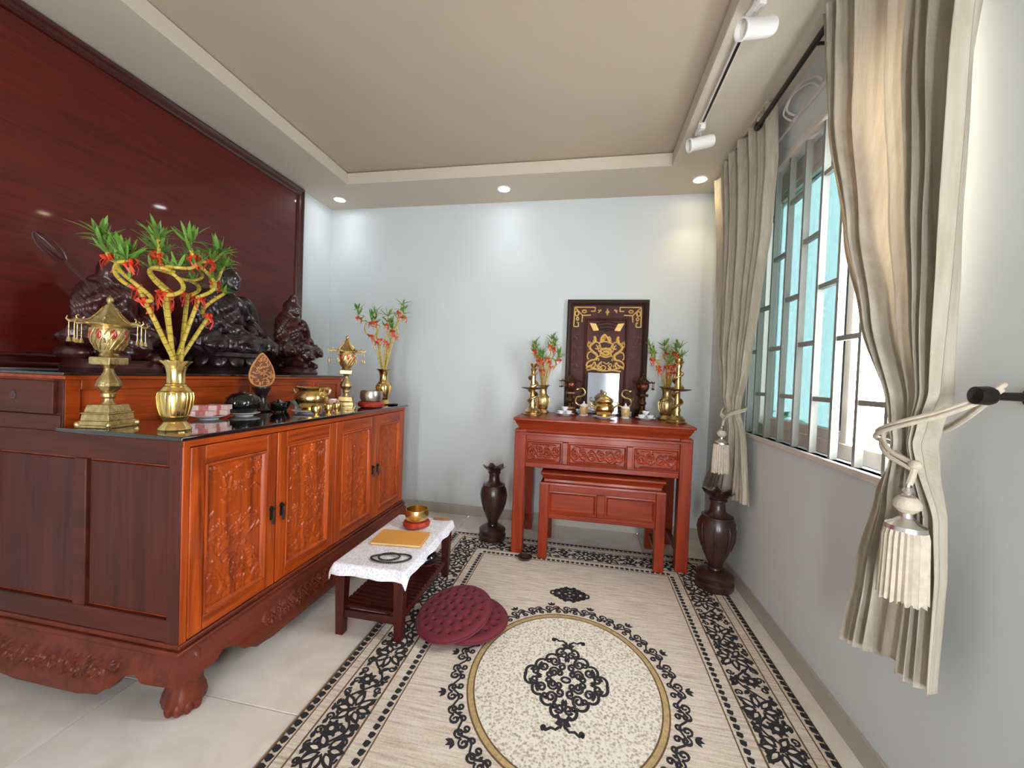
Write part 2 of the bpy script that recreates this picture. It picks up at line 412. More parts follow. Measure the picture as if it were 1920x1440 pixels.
# ---- spotlight track
tr_ = thing('lighting_track', (-0.42, -1.9, H), 'long white lighting track on the ceiling border above the window side', 'light track')
MB().box(-0.017, 0.017, -1.2, 0.85, -0.022, 0.0).build('rail', MAT['offwhite'], tr_, bevel=0.002)
MB().box(-0.007, 0.007, -1.19, 0.84, -0.0235, -0.0215).build('contact_slot', MAT['black_metal'], tr_, smooth=False)
MB().box(-0.021, 0.021, 0.85, 0.90, -0.026, 0.0).build('end_cap', MAT['offwhite'], tr_, bevel=0.003)
def spot(loc, rz, tilt, label):
    t = thing('track_spotlight', loc, label, 'spotlight', 'white track spotlights', rz)
    MB().box(-0.016, 0.016, -0.045, 0.045, -0.05, -0.022).build('adapter', MAT['white'], t, bevel=0.003)
    MB().tube([(0, 0, -0.05), (0, 0.005, -0.075), (0, 0.01, -0.1)], 0.007, 8).build('arm', MAT['silver'], t)
    k = MB().lathe([(0.012, -0.085), (0.034, -0.08), (0.038, -0.06), (0.038, 0.06), (0.042, 0.068), (0.042, 0.078), (0.036, 0.078), (0.033, 0.05)], 24)
    h = k.build('lamp_housing', MAT['white'], t, loc=(0, 0.01, -0.125), rot=(0, math.radians(tilt), 0))
    MB().lathe([(0.033, 0.052), (0.033, 0.056)], 20).build('lens', MAT['silver'], h)
    MB().tube([(0.0, 0.035, -0.06), (0.02, 0.042, -0.08), (0.03, 0.03, -0.10), (0.03, 0.01, -0.11)], 0.0025, 6).build('cable', MAT['silver'], t)
spot((-0.42, -1.85, H), math.radians(200), 105, 'white track spotlight nearer the top edge beside the tall curtain')
spot((-0.42, -1.0, H), math.radians(190), 105, 'white track spotlight above the far curtain')

# ---- conduit and loose cable above the window
t = thing('wall_conduit', (0, 0, 2.868), 'thin white cable conduit on the wall above the window', 'conduit')
MB().box(-0.016, 0, -2.4, -1.03, -0.010, 0.010).build('cover', MAT['offwhite'], t, bevel=0.002)
pts = [(-0.012, -1.32, 2.885), (-0.03, -1.29, 2.92), (-0.035, -1.27, 2.96), (-0.03, -1.31, 3.0), (-0.025, -1.40, 3.0), (-0.02, -1.52, 2.95), (-0.012, -1.58, 2.885)]
def smooth_path(p, n=6):
    P = [Vector(a) for a in p]; out = []
    for i in range(len(P) - 1):
        p0, p1, p2, p3 = P[max(i - 1, 0)], P[i], P[i + 1], P[min(i + 2, len(P) - 1)]
        for k in range(n):
            t = k / n
            out.append(0.5 * ((2 * p1) + (p2 - p0) * t + (2 * p0 - 5 * p1 + 4 * p2 - p3) * t * t + (3 * p1 - p0 - 3 * p2 + p3) * t ** 3))
    out.append(P[-1]); return out
cb = MB().tube(smooth_path(pts), 0.006, 8)
cb.tube(smooth_path([(p[0] - 0.004, p[1] + 0.025, p[2] - 0.012) for p in pts]), 0.005, 8)
tag(cb.build('cable', MAT['offwhite']), 'loop of pale cable hanging above the window conduit', 'cable')
# ================================================================== carved relief helper
def relief_field(w, h, nx, ny, strokes):
    """height map from raised strokes: (points, half width, height)"""
    gx_, gy_ = np.meshgrid(np.linspace(0, w, nx), np.linspace(0, h, ny))
    F = np.zeros_like(gx_)
    for pts, wd, ht in strokes:
        P = np.array(pts, float)
        mn = P.min(0) - wd; mx = P.max(0) + wd
        i0, i1 = np.searchsorted(gx_[0], [mn[0], mx[0]]); j0, j1 = np.searchsorted(gy_[:, 0], [mn[1], mx[1]])
        if i1 <= i0 or j1 <= j0: continue
        X = gx_[j0:j1, i0:i1]; Y = gy_[j0:j1, i0:i1]
        D = np.full(X.shape, 9.0)
        for a, c in zip(P[:-1], P[1:]):
            d = c - a; L = d @ d + 1e-12
            t = np.clip(((X - a[0]) * d[0] + (Y - a[1]) * d[1]) / L, 0, 1)
            D = np.minimum(D, np.hypot(X - a[0] - t * d[0], Y - a[1] - t * d[1]))
        q = np.clip(1 - (D / wd) ** 2, 0, 1)
        F[j0:j1, i0:i1] = np.maximum(F[j0:j1, i0:i1], ht * np.sqrt(q))
    return F
def relief_panel(w, h, F, place, base=0.0, back=0.012):
    ny, nx = F.shape
    def top(u, v): return place(u * w, v * h, base + F[min(int(round(v * (ny - 1))), ny - 1), min(int(round(u * (nx - 1))), nx - 1)])
    def bot(u, v): return place(u * w, v * h, base - back)
    return MB().slab(top, bot, nx, ny)
def leaf_stroke(x, y, L, a, wd, ht): return ([(x, y), (x + L * 0.5 * cos(a), y + L * 0.5 * sin(a)), (x + L * cos(a + 0.15), y + L * sin(a + 0.15))], wd, ht)
def spiral2(x, y, r, a0, turns, n=14):
    return [(x + r * (1 - k / n * 0.85) * cos(a0 + turns * 2 * PI * k / n), y + r * (1 - k / n * 0.85) * sin(a0 + turns * 2 * PI * k / n)) for k in range(n + 1)]
def garden(w, h, seed):
    """tree, blossoms, birds and rocks in low relief"""
    R = random.Random(seed); S_ = []
    x, y = w * R.uniform(0.25, 0.75), 0.0; tr = [(x, y)]
    a = PI / 2
    while y < h * 0.86 and 0.03 < x < w - 0.03:
        a += R.uniform(-0.55, 0.55); a = min(max(a, 0.6), 2.5)
        x += 0.05 * cos(a); y += 0.05 * sin(a); tr.append((x, y))
    S_.append((tr, 0.011, 0.007))
    for (bx, by) in tr[2:]:
        for s in (-1, 1):
            if R.random() < 0.8:
                bl = R.uniform(0.06, w * 0.42); ba = PI / 2 + s * R.uniform(0.5, 1.5)
                pts = [(bx + bl * q * cos(ba + 0.3 * q), by + bl * q * sin(ba + 0.3 * q)) for q in (0, .35, .7, 1)]
                S_.append((pts, 0.005, 0.005))
                for (qx, qy) in pts[1:]:
                    for _ in range(5): S_.append(leaf_stroke(qx, qy, R.uniform(0.015, 0.032), R.uniform(0, 2 * PI), 0.0045, 0.005))
    for _ in range(int(16 + 20 * w)):
        fx, fy = R.uniform(0.03, w - 0.03), R.uniform(0.03, h - 0.03); rr = R.uniform(0.012, 0.022)
        for k in range(6): S_.append(([(fx + rr * 0.35 * cos(k * PI / 3), fy + rr * 0.35 * sin(k * PI / 3)), (fx + rr * cos(k * PI / 3), fy + rr * sin(k * PI / 3))], rr * 0.36, 0.007))
    for _ in range(60):
        S_.append(leaf_stroke(R.uniform(0.015, w - 0.015), R.uniform(0.015, h - 0.015), R.uniform(0.02, 0.05), R.uniform(0, 2 * PI), 0.005, R.uniform(0.003, 0.006)))
    for k in range(5):
        rx = w * (k + 0.5) / 5; S_.append(([(rx - 0.04, 0.012), (rx, 0.03 + R.uniform(0, 0.03)), (rx + 0.04, 0.012)], 0.014, 0.006))
    for cx_, cy_, sx_, sy_ in ((0, 0, 1, 1), (w, 0, -1, 1), (0, h, 1, -1), (w, h, -1, -1)):
        for q in range(3): S_.append(([(cx_ + sx_ * p[0], cy_ + sy_ * p[1]) for p in spiral2(0.02 + 0.022 * q, 0.018, 0.010, q, 1.3)], 0.003, 0.006))
        for q in range(1, 3): S_.append(([(cx_ + sx_ * p[0], cy_ + sy_ * p[1]) for p in spiral2(0.018, 0.02 + 0.022 * q, 0.010, q, 1.3)], 0.003, 0.006))
    return S_
def scrolls(w, h, seed, dens=1.0):
    R = random.Random(seed); S_ = []
    n = max(3, int(w / (h * 0.55) * dens))
    vine = [(w * k / (6 * n), h / 2 + h * 0.28 * sin(k / 6 * PI)) for k in range(6 * n + 1)]
    S_.append((vine, h * 0.045, 0.006))
    for k in range(n):
        x = w * (k + 0.5) / n; s = 1 if k % 2 == 0 else -1
        S_.append((spiral2(x, h / 2 - s * h * 0.1, h * 0.24, R.uniform(0, 6), 1.6), h * 0.045, 0.006))
        for q in range(6): S_.append(leaf_stroke(x + R.uniform(-.3, .3) * h, h / 2 + R.uniform(-.32, .32) * h, h * 0.16, R.uniform(0, 6.3), h * 0.045, 0.005))
    S_.append(([(0.25 * h, h * 0.06), (w - 0.25 * h, h * 0.06)], h * 0.02, 0.004)); S_.append(([(0.25 * h, h * 0.94), (w - 0.25 * h, h * 0.94)], h * 0.02, 0.004))
    return S_

# ================================================================== wooden wall panel behind the statues
PY0, PY1, PZ0, PZ1, PX = -2.52, -0.465, 1.352, 3.06, XL
wp = thing('wall_panel', (PX, (PY0 + PY1) / 2, PZ0), 'tall glossy dark red wooden wall panel with moulded frame behind the statues', 'wall panel')
hw, hh = (PY1 - PY0) / 2, PZ1 - PZ0
MB().box(0.0, 0.022, -hw + 0.03, hw - 0.03, 0.03, hh - 0.03).build('panel_board', MAT['panel'], wp)
prof = [(0.0, 0.0), (0.0, 0.046), (0.012, 0.05), (0.022, 0.046), (0.03, 0.036), (0.05, 0.034), (0.058, 0.04), (0.066, 0.036), (0.074, 0.024), (0.074, 0.0)]
def frame_mould(mb, y0, y1, z0, z1, prof):
    cs = [((y0, z0), (1, 1)), ((y1, z0), (-1, 1)), ((y1, z1), (-1, -1)), ((y0, z1), (1, -1))]
    for k in range(4):
        (p, d), (q, e) = cs[k], cs[(k + 1) % 4]
        n = len(prof)
        vs = [(h, p[0] + d[0] * i, p[1] + d[1] * i) for i, h in prof] + [(h, q[0] + e[0] * i, q[1] + e[1] * i) for i, h in prof]
        mb.add(vs, [(i, (i + 1) % n, n + (i + 1) % n, n + i) for i in range(n)])
    return mb
frame_mould(MB(), -hw, hw, 0, hh, prof).build('frame_moulding', MAT['panel_trim'], wp)

# ================================================================== altar cabinet
XC, YC0, YC1, ZC = -2.606, -2.488, -0.583, 1.10
XT, ZT = -3.215, 1.345            # front of the raised tier and its height
cab = thing('altar_cabinet', (XC, (YC0 + YC1) / 2, 0), 'long carved rosewood altar cabinet with four doors and a raised tier', 'cabinet')
ox, oy = XC, (YC0 + YC1) / 2
def L(x0, x1, y0, y1, z0, z1): return (x0 - ox, x1 - ox, y0 - oy, y1 - oy, z0, z1)
body = MB()
body.box(*L(XL + 0.02, XC - 0.022, YC0 + 0.02, YC1 - 0.02, 0.27, ZC))
body.build('carcass', MAT['cab_v'], cab)
# corner posts and rails of the front
for y in (YC0, YC1 - 0.03): MB().box(*L(XC - 0.06, XC, y, y + 0.03, 0.29, ZC)).build('corner_post', MAT['cab_v'], cab, bevel=0.004)
MB().box(*L(XC - 0.03, XC + 0.004, YC0, YC1, 1.072, ZC)).build('top_rail', MAT['cab_y'], cab, bevel=0.003)
# plinth mouldings, stepped
for z0, z1, e in ((0.272, 0.292, 0.006), (0.25, 0.272, 0.018)):
    MB().box(*L(XL + 0.02, XC + e, YC0 - e, YC1 + e, z0, z1)).build('plinth_moulding', MAT['apron'], cab, bevel=0.005)
# bulged apron with carving on the two visible sides and the far end
def apron(length, place, seed):
    nx, ny = 330, 46
    St = scrolls(length * 0.62, 0.10, seed); F = np.zeros((ny, nx))
    x0 = length * 0.19
    sub = relief_field(length * 0.62, 0.10, int(nx * 0.62), 26, St)
    F[13:39, int(nx * 0.19):int(nx * 0.19) + sub.shape[1]] = sub
    def zb(s):
        e = min(s, length - s)
        k = [(0.0, 0.17), (0.11, 0.165), (0.15, 0.185), (0.19, 0.175), (0.25, 0.125), (0.32, 0.088), (0.42, 0.075), (9, 0.07)]
        for (a, za), (c, zc_) in zip(k, k[1:]):
            if e <= c:
                t_ = (e - a) / (c - a); t_ = t_ * t_ * (3 - 2 * t_); return za + (zc_ - za) * t_
    def pt(u, v, off):
        s = u * length; z = 0.25 + (zb(s) - 0.25) * (1 - v)
        d = (0.25 - z)
        bulge = 0.012 + 0.055 * sin(min(d / 0.17, 1) * PI * 0.62)
        f = F[min(int(v * (ny - 1) + .5), ny - 1), min(int(u * (nx - 1) + .5), nx - 1)]
        return place(s, z, bulge + off + (f * 1.3 if off == 0 else 0))
    return MB().slab(lambda u, v: pt(u, v, 0), lambda u, v: pt(u, v, -0.03), nx, ny)
LF = YC1 - YC0
mit = lambda s, o: -o * max(0, 1 - s / 0.14)
apron(LF, lambda s, z, o: (XC + o - ox, YC0 + s + mit(s, o) - mit(LF - s, o) - oy, z), 3).build('apron', MAT['apron'], cab)
LE = XC - (XL + 0.02)
apron(LE, lambda s, z, o: (XL + 0.02 + s - mit(LE - s, o) - ox, YC0 - o - oy, z), 4).build('apron', MAT['apron'], cab)
# claw feet
def claw(cx, cy, sx, sy):
    mb = MB()
    mb.lathe([(0.02, 0.26), (0.06, 0.24), (0.07, 0.2), (0.068, 0.16), (0.058, 0.125), (0.056, 0.105), (0.066, 0.08), (0.072, 0.05), (0.066, 0.02), (0.05, 0.002), (0.0, 0.0)], 24, (cx, cy, 0), 8, 0.07)
    for k in range(4):
        a = math.atan2(sy, sx) + (k - 1.5) * 0.55
        mb.ell((cx + 0.058 * cos(a), cy + 0.058 * sin(a), 0.03), (0.018, 0.018, 0.03))
    mb.build('foot', MAT['apron'], cab, ang=75)
for (x, y, sx, sy) in ((XC - 0.035, YC0 + 0.055, 1, -1), (XC - 0.035, YC1 - 0.055, 1, 1), (XL + 0.1, YC0 + 0.035, -1, -1), (XL + 0.1, YC1 - 0.035, -1, 1)):
    claw(x - ox, y - oy, sx, sy)
# end panels (near end): rails, stiles and two sunk boards
xe0, xe1 = XL + 0.02, XC
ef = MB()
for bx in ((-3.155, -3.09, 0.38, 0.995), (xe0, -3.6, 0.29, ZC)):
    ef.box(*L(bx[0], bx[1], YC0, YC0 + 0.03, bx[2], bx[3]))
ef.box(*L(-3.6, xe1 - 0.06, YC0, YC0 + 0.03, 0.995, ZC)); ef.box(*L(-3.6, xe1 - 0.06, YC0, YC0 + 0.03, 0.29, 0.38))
ef.build('end_frame', MAT['cab_x_shaded'], cab, bevel=0.006)
MB().box(*L(xe1 - 0.06, xe1 - 0.003, YC0 - 0.004, YC0, 0.293, ZC - 0.001)).build('shaded_post_cover', MAT['cab_end_shaded'], cab, bevel=0.0015)  # added thin sheet giving the corner post's end face the shaded tone
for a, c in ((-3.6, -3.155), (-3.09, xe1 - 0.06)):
    MB().box(*L(a + 0.008, c - 0.008, YC0 + 0.012, YC0 + 0.025, 0.388, 0.987)).build('end_panel', MAT['cab_end_shaded'], cab, bevel=0.004)
# four doors
dy = [-2.462, -2.012, -1.535, -1.058, -0.608]
for k in range(4):
    y0, y1 = dy[k] + 0.003, dy[k + 1] - 0.003
    z0, z1 = 0.297, 1.068
    d = MB()
    st = 0.062
    d.box(*L(XC - 0.02, XC + 0.004, y0, y0 + st, z0, z1)); d.box(*L(XC - 0.02, XC + 0.004, y1 - st, y1, z0, z1))
    dr = d.build('door', MAT['cab_v'], cab, bevel=0.004)
    MB().box(*L(XC - 0.02, XC + 0.004, y0 + st, y1 - st, z1 - st * 1.25, z1)).build('rail', MAT['cab_y'], dr, bevel=0.004)
    MB().box(*L(XC - 0.02, XC + 0.004, y0 + st, y1 - st, z0, z0 + st * 0.95)).build('rail', MAT['cab_y'], dr, bevel=0.004)
    a0, a1, b0, b1 = y0 + st, y1 - st, z0 + st * 0.95, z1 - st * 1.25
    fm = frame_mould(MB(), a0 - oy, a1 - oy, b0, b1, [(0, -0.012), (0, 0.006), (0.006, 0.010), (0.012, 0.006), (0.018, -0.004), (0.022, -0.012)])
    fm.v = [(XC - ox + p[0], p[1], p[2]) for p in fm.v]
    fm.build('panel_moulding', MAT['cab_v'], dr)
    w, h = a1 - a0 - 0.03, b1 - b0 - 0.03
    F = relief_field(w, h, 84, 156, garden(w, h, 11 + k))
    relief_panel(w, h, F, lambda p, q, o: (XC - 0.012 + o - ox, a0 + 0.015 + p - oy, b0 + 0.015 + q), 0.002, 0.006).build('carved_panel', MAT['cab_v'], dr, ang=60)
    # drop handle with back plate
    hy = y1 - 0.03 if k % 2 == 0 else y0 + 0.03
    hm_ = MB(); hm_.lathe([(0.0, 0.0), (0.013, 0.0), (0.013, 0.003), (0.006, 0.005), (0.005, 0.014), (0.008, 0.017), (0.0, 0.019)], 14)
    hm_.v = [(p[2], p[0], p[1]) for p in hm_.v]
    hm_.box(0, 0.003, -0.009, 0.009, -0.055, 0.012); hm_.tube([(0.013, 0, -0.004), (0.016, 0.0, -0.04), (0.014, 0, -0.075)], [0.003, 0.005, 0.006], 8)
    hm_.build('handle', MAT['black_metal'], dr, loc=(XC + 0.004 - ox, hy - oy, 0.69))
# raised tier: box with carved front frieze and a drawer in the near end
MB().box(*L(XL + 0.02, XT - 0.012, YC0 + 0.012, YC1 - 0.012, ZC, ZT - 0.03)).build('tier_carcass', MAT['cab_y'], cab)
tf = MB()
tf.box(*L(XT - 0.03, XT, YC0 + 0.005, YC0 + 0.06, ZC, ZT - 0.03)); tf.box(*L(XT - 0.03, XT, YC1 - 0.06, YC1 - 0.005, ZC, ZT - 0.03))
tf.box(*L(XT - 0.03, XT, YC0 + 0.06, YC1 - 0.06, ZT - 0.075, ZT - 0.03)); tf.box(*L(XT - 0.03, XT, YC0 + 0.06, YC1 - 0.06, ZC, ZC + 0.045))
for q in range(1, 4):
    yy = YC0 + (YC1 - YC0) * q / 4; tf.box(*L(XT - 0.03, XT, yy - 0.02, yy + 0.02, ZC + 0.045, ZT - 0.075))
tf.build('tier_frame', MAT['cab_y'], cab, bevel=0.004)
for q in range(4):
    ya = YC0 + (YC1 - YC0) * q / 4 + (0.06 if q == 0 else 0.02); yb_ = YC0 + (YC1 - YC0) * (q + 1) / 4 - (0.06 if q == 3 else 0.02)
    w, h = yb_ - ya, (ZT - 0.075) - (ZC + 0.045)
    F = relief_field(w, h, 90, 28, scrolls(w, h, 40 + q, 1.3))
    relief_panel(w, h, F, lambda p, r, o: (XT - 0.02 + o - ox, ya + p - oy, ZC + 0.045 + r), 0.0, 0.006).build('frieze_panel', MAT['cab_y'], cab, ang=60)
MB().box(*L(XL + 0.02, XT + 0.012, YC0 - 0.004, YC1 + 0.004, ZT - 0.03, ZT - 0.012)).build('tier_cornice', MAT['cab_y'], cab, bevel=0.004)
MB().box(*L(XT - 0.055, XT - 0.001, YC0 + 0.001, YC0 + 0.014, ZC, ZT - 0.03)).build('tier_end_stile', MAT['cab_x_shaded'], cab, bevel=0.003)
dw = MB().box(*L(-3.7, XT - 0.03, YC0 - 0.016, YC0 + 0.012, 1.17, ZT - 0.038)).build('drawer', MAT['cab_x_shaded'], cab, bevel=0.004)
kh = MB().lathe([(0.0, 0), (0.017, 0), (0.017, 0.002), (0.0, 0.002)], 20); kh.v = [(p[0], -p[2], p[1]) for p in kh.v]
kh.build('finger_hole', MAT['vase_wood'], dw, loc=(-3.46 - ox, YC0 - 0.0155 - oy, 1.24))
MB().box(*L(-3.75, XT - 0.01, YC0 - 0.004, YC0 + 0.012, ZC, 1.165)).build('tier_end_rail', MAT['cab_x_shaded'], cab, bevel=0.003)

tag(MB().box(XT + 0.001, XC + 0.022, YC0 - 0.024, YC1 + 0.02, ZC, ZC + 0.018).build('countertop', MAT['black_top'], bevel=0.004),
    'black glossy countertop on the lower step of the altar cabinet', 'countertop')
tag(MB().box(XL + 0.022, XT + 0.018, YC0 - 0.012, YC1 + 0.01, ZT - 0.012, ZT).build('shelf_top', MAT['black_top'], bevel=0.003),
    'black glossy top on the raised tier under the statues', 'countertop')
ZL = ZC + 0.018
# ================================================================== red altar table against the back wall
AX0, AX1, AYF, AYB, AZ = -1.61, -0.30, -0.72, -0.10, 1.08
acx = (AX0 + AX1) / 2; ahw = (AX1 - AX0) / 2
alt = thing('altar_table', (acx, AYF, 0), 'tall red wooden altar table with carved drawers against the back wall', 'table')
DEP = AYB - AYF
def panel_relief(mb_parent, name, x0, x1, z0, z1, yf, seed, mat, nx=70, ny=26):
    w, h = x1 - x0, z1 - z0
    F = relief_field(w, h, nx, ny, scrolls(w, h, seed, 1.2))
    return relief_panel(w, h, F, lambda p, q, o: (x0 + p, yf - o, z0 + q), 0.0, 0.006).build(name, mat, mb_parent, ang=60)
def frame_mould_xz(x0, x1, z0, z1, yf, prof):
    m = frame_mould(MB(), -x1, -x0, z0, z1, prof); m.v = [(-p[1], yf - p[0], p[2]) for p in m.v]; return m
MB().box(-ahw - 0.012, ahw + 0.012, -0.03, DEP, AZ - 0.022, AZ).build('table_top', MAT['altar_x'], alt, bevel=0.006)
def hollow_cornice(hw_, front, dep, z0, z1, rows):
    """waisted cornice: rows of (inset, z)"""
    vs = []; fs = []
    for ins, z in rows:
        vs += [(-hw_ + ins, front + ins, z), (hw_ - ins, front + ins, z), (hw_ - ins, dep, z), (-hw_ + ins, dep, z)]
    for i in range(len(rows) - 1):
        for k in range(4): fs.append((i * 4 + k, i * 4 + (k + 1) % 4, i * 4 + 4 + (k + 1) % 4, i * 4 + 4 + k))
    n = len(rows) - 1
    fs += [(3, 2, 1, 0), (n * 4, n * 4 + 1, n * 4 + 2, n * 4 + 3)]
    return MB().add(vs, fs)
hollow_cornice(ahw, -0.02, DEP, 0, 0, [(0.012, 0.95), (0.012, 0.965), (0.03, 0.972), (0.034, 0.985), (0.03, 1.0), (0.018, 1.02), (0.006, 1.042), (0.0, 1.058)]).build('cornice', MAT['altar_x'], alt, ang=30)
lw_ = 0.088
for sx in (-1, 1):
    for yy, z0 in ((0.0, 0.0115), (DEP - lw_, 0.0)):
        x = sx * (ahw - lw_ / 2)
        MB().box(x - lw_ / 2, x + lw_ / 2, yy, yy + lw_, z0, 0.99).build('leg', MAT['altar_v'], alt, bevel=0.006)
fa = MB(); zi0, zi1 = 0.735, 0.905
fa.box(-ahw + lw_, ahw - lw_, 0.006, 0.05, zi1, 0.95); fa.box(-ahw + lw_, ahw - lw_, 0.006, 0.05, 0.695, zi0)
xs = [-ahw + lw_, -0.262, 0.218, ahw - lw_]
for x in xs[1:3]: fa.box(x - 0.022, x + 0.022, 0.0, 0.05, zi0, zi1)
fa.build('apron', MAT['altar_x'], alt, bevel=0.005)
for k in range(3):
    x0 = xs[k] + (0.022 if k else 0); x1 = xs[k + 1] - (0.022 if k < 2 else 0)
    dr = MB().box(x0, x1, 0.02, 0.046, zi0, zi1).build('drawer', MAT['altar_x'], alt)
    frame_mould_xz(x0, x1, zi0, zi1, 0.02, [(0, 0), (0, 0.008), (0.008, 0.009), (0.014, 0.004), (0.018, 0)]).build('drawer_moulding', MAT['altar_x'], dr)
    panel_relief(dr, 'carved_panel', x0 + 0.02, x1 - 0.02, zi0 + 0.02, zi1 - 0.02, 0.018, 60 + k, MAT['altar_x'], 96, 36)
for sx in (-1, 1):
    MB().box(sx * (ahw - 0.03) - 0.012, sx * (ahw - 0.03) + 0.012, lw_, DEP - lw_, 0.695, 0.95).build('side_apron', MAT['altar_x'], alt, bevel=0.004)
    MB().box(sx * (ahw - 0.045) - 0.02, sx * (ahw - 0.045) + 0.02, lw_, DEP - lw_, 0.10, 0.14).build('side_stretcher', MAT['altar_x'], alt, bevel=0.004)
MB().box(-ahw + lw_, ahw - lw_, DEP - 0.04, DEP - 0.015, 0.695, 0.95).build('back_apron', MAT['altar_x'], alt, bevel=0.004)

# ---- smaller table nested beneath
TX0, TX1, TYF = -1.395, -0.475, -0.765
tcx = (TX0 + TX1) / 2; thw = (TX1 - TX0) / 2; TD = 0.5
low = thing('nesting_table', (tcx, TYF, 0), 'low red wooden table with two plain panels tucked under the altar table', 'table')
MB().box(-thw + 0.005, thw - 0.005, -0.012, TD, 0.66, 0.68).build('table_top', MAT['altar_x'], low, bevel=0.006)
hollow_cornice(thw, -0.004, TD, 0, 0, [(0.004, 0.585), (0.006, 0.598), (0.03, 0.604), (0.032, 0.62), (0.022, 0.64), (0.008, 0.66)]).build('cornice', MAT['altar_x'], low, ang=30)
l2 = 0.07
for sx in (-1, 1):
    for yy, z0 in ((0.0, 0.0115), (TD - l2, 0.0)):
        x = sx * (thw - l2 / 2); MB().box(x - l2 / 2, x + l2 / 2, yy, yy + l2, z0, 0.59).build('leg', MAT['altar_v'], low, bevel=0.005)
fa = MB()
fa.box(-thw + l2, thw - l2, 0.006, 0.045, 0.535, 0.585); fa.box(-thw + l2, thw - l2, 0.006, 0.045, 0.325, 0.365); fa.box(-0.03, 0.03, 0.002, 0.045, 0.365, 0.535)
fa.build('apron', MAT['altar_x'], low, bevel=0.005)
for a, c in ((-thw + l2, -0.03), (0.03, thw - l2)):
    pn = MB().box(a, c, 0.022, 0.04, 0.365, 0.535).build('panel', MAT['altar_x'], low)
    frame_mould_xz(a, c, 0.365, 0.535, 0.022, [(0, 0), (0, 0.01), (0.01, 0.011), (0.018, 0.004), (0.024, 0)]).build('panel_moulding', MAT['altar_x'], pn)
for sx in (-1, 1):
    MB().box(sx * (thw - 0.03) - 0.01, sx * (thw - 0.03) + 0.01, l2, TD - l2, 0.34, 0.585).build('side_apron', MAT['altar_x'], low, bevel=0.004)
    MB().box(sx * (thw - 0.035) - 0.015, sx * (thw - 0.035) + 0.015, l2, TD - l2, 0.10, 0.135).build('side_stretcher', MAT['altar_x'], low, bevel=0.004)

# ================================================================== low bench with lace cloth
BX0, BX1, BY0, BY1, BZ = -2.335, -1.948, -1.905, -1.165, 0.385
bcx, bcy = (BX0 + BX1) / 2, (BY0 + BY1) / 2; bhx, bhy = (BX1 - BX0) / 2, (BY1 - BY0) / 2
ben = thing('slatted_bench', (bcx, bcy, 0), 'small dark wooden bench with a slatted lower shelf beside the cabinet', 'bench')
MB().box(-bhx, bhx, -bhy, bhy, BZ - 0.022, BZ).build('table_top', MAT['bench_x'], ben, bevel=0.004)
for sx in (-1, 1):
    for sy in (-1, 1):
        z0 = 0.0115 if sx > 0 else 0.0
        MB().tbox((sx * (bhx - 0.028), sy * (bhy - 0.03), z0), (0.021, 0.021), (0.029, 0.029), BZ - 0.022 - z0).build('leg', MAT['bench'], ben, bevel=0.003)
ar = MB()
for sy in (-1, 1): ar.box(-bhx + 0.05, bhx - 0.05, sy * (bhy - 0.03) - 0.009, sy * (bhy - 0.03) + 0.009, BZ - 0.075, BZ - 0.022)
for sx in (-1, 1): ar.box(sx * (bhx - 0.028) - 0.009, sx * (bhx - 0.028) + 0.009, -bhy + 0.05, bhy - 0.05, BZ - 0.075, BZ - 0.022)
ar.build('apron', MAT['bench'], ben, bevel=0.003)
for sx in (-1, 1):
    MB().box(sx * (bhx - 0.03) - 0.012, sx * (bhx - 0.03) + 0.012, -bhy + 0.045, bhy - 0.045, 0.10, 0.135).build('shelf_rail', MAT['bench'], ben, bevel=0.003)
slm = MB().box(-bhx + 0.018, bhx - 0.018, -0.011, 0.011, 0.136, 0.148).mesh('shelf_slat', MAT['bench_x'], False)
for k in range(19): link('shelf_slat', slm, ben, (0, -bhy + 0.05 + k * (2 * bhy - 0.10) / 18, 0))
MB().box(-bhx + 0.05, bhx - 0.05, -bhy + 0.018, -bhy + 0.036, 0.095, 0.135).build('shelf_rail', MAT['bench_x'], ben, bevel=0.003)
MB().box(-bhx + 0.05, bhx - 0.05, bhy - 0.036, bhy - 0.018, 0.095, 0.135).build('shelf_rail', MAT['bench_x'], ben, bevel=0.003)

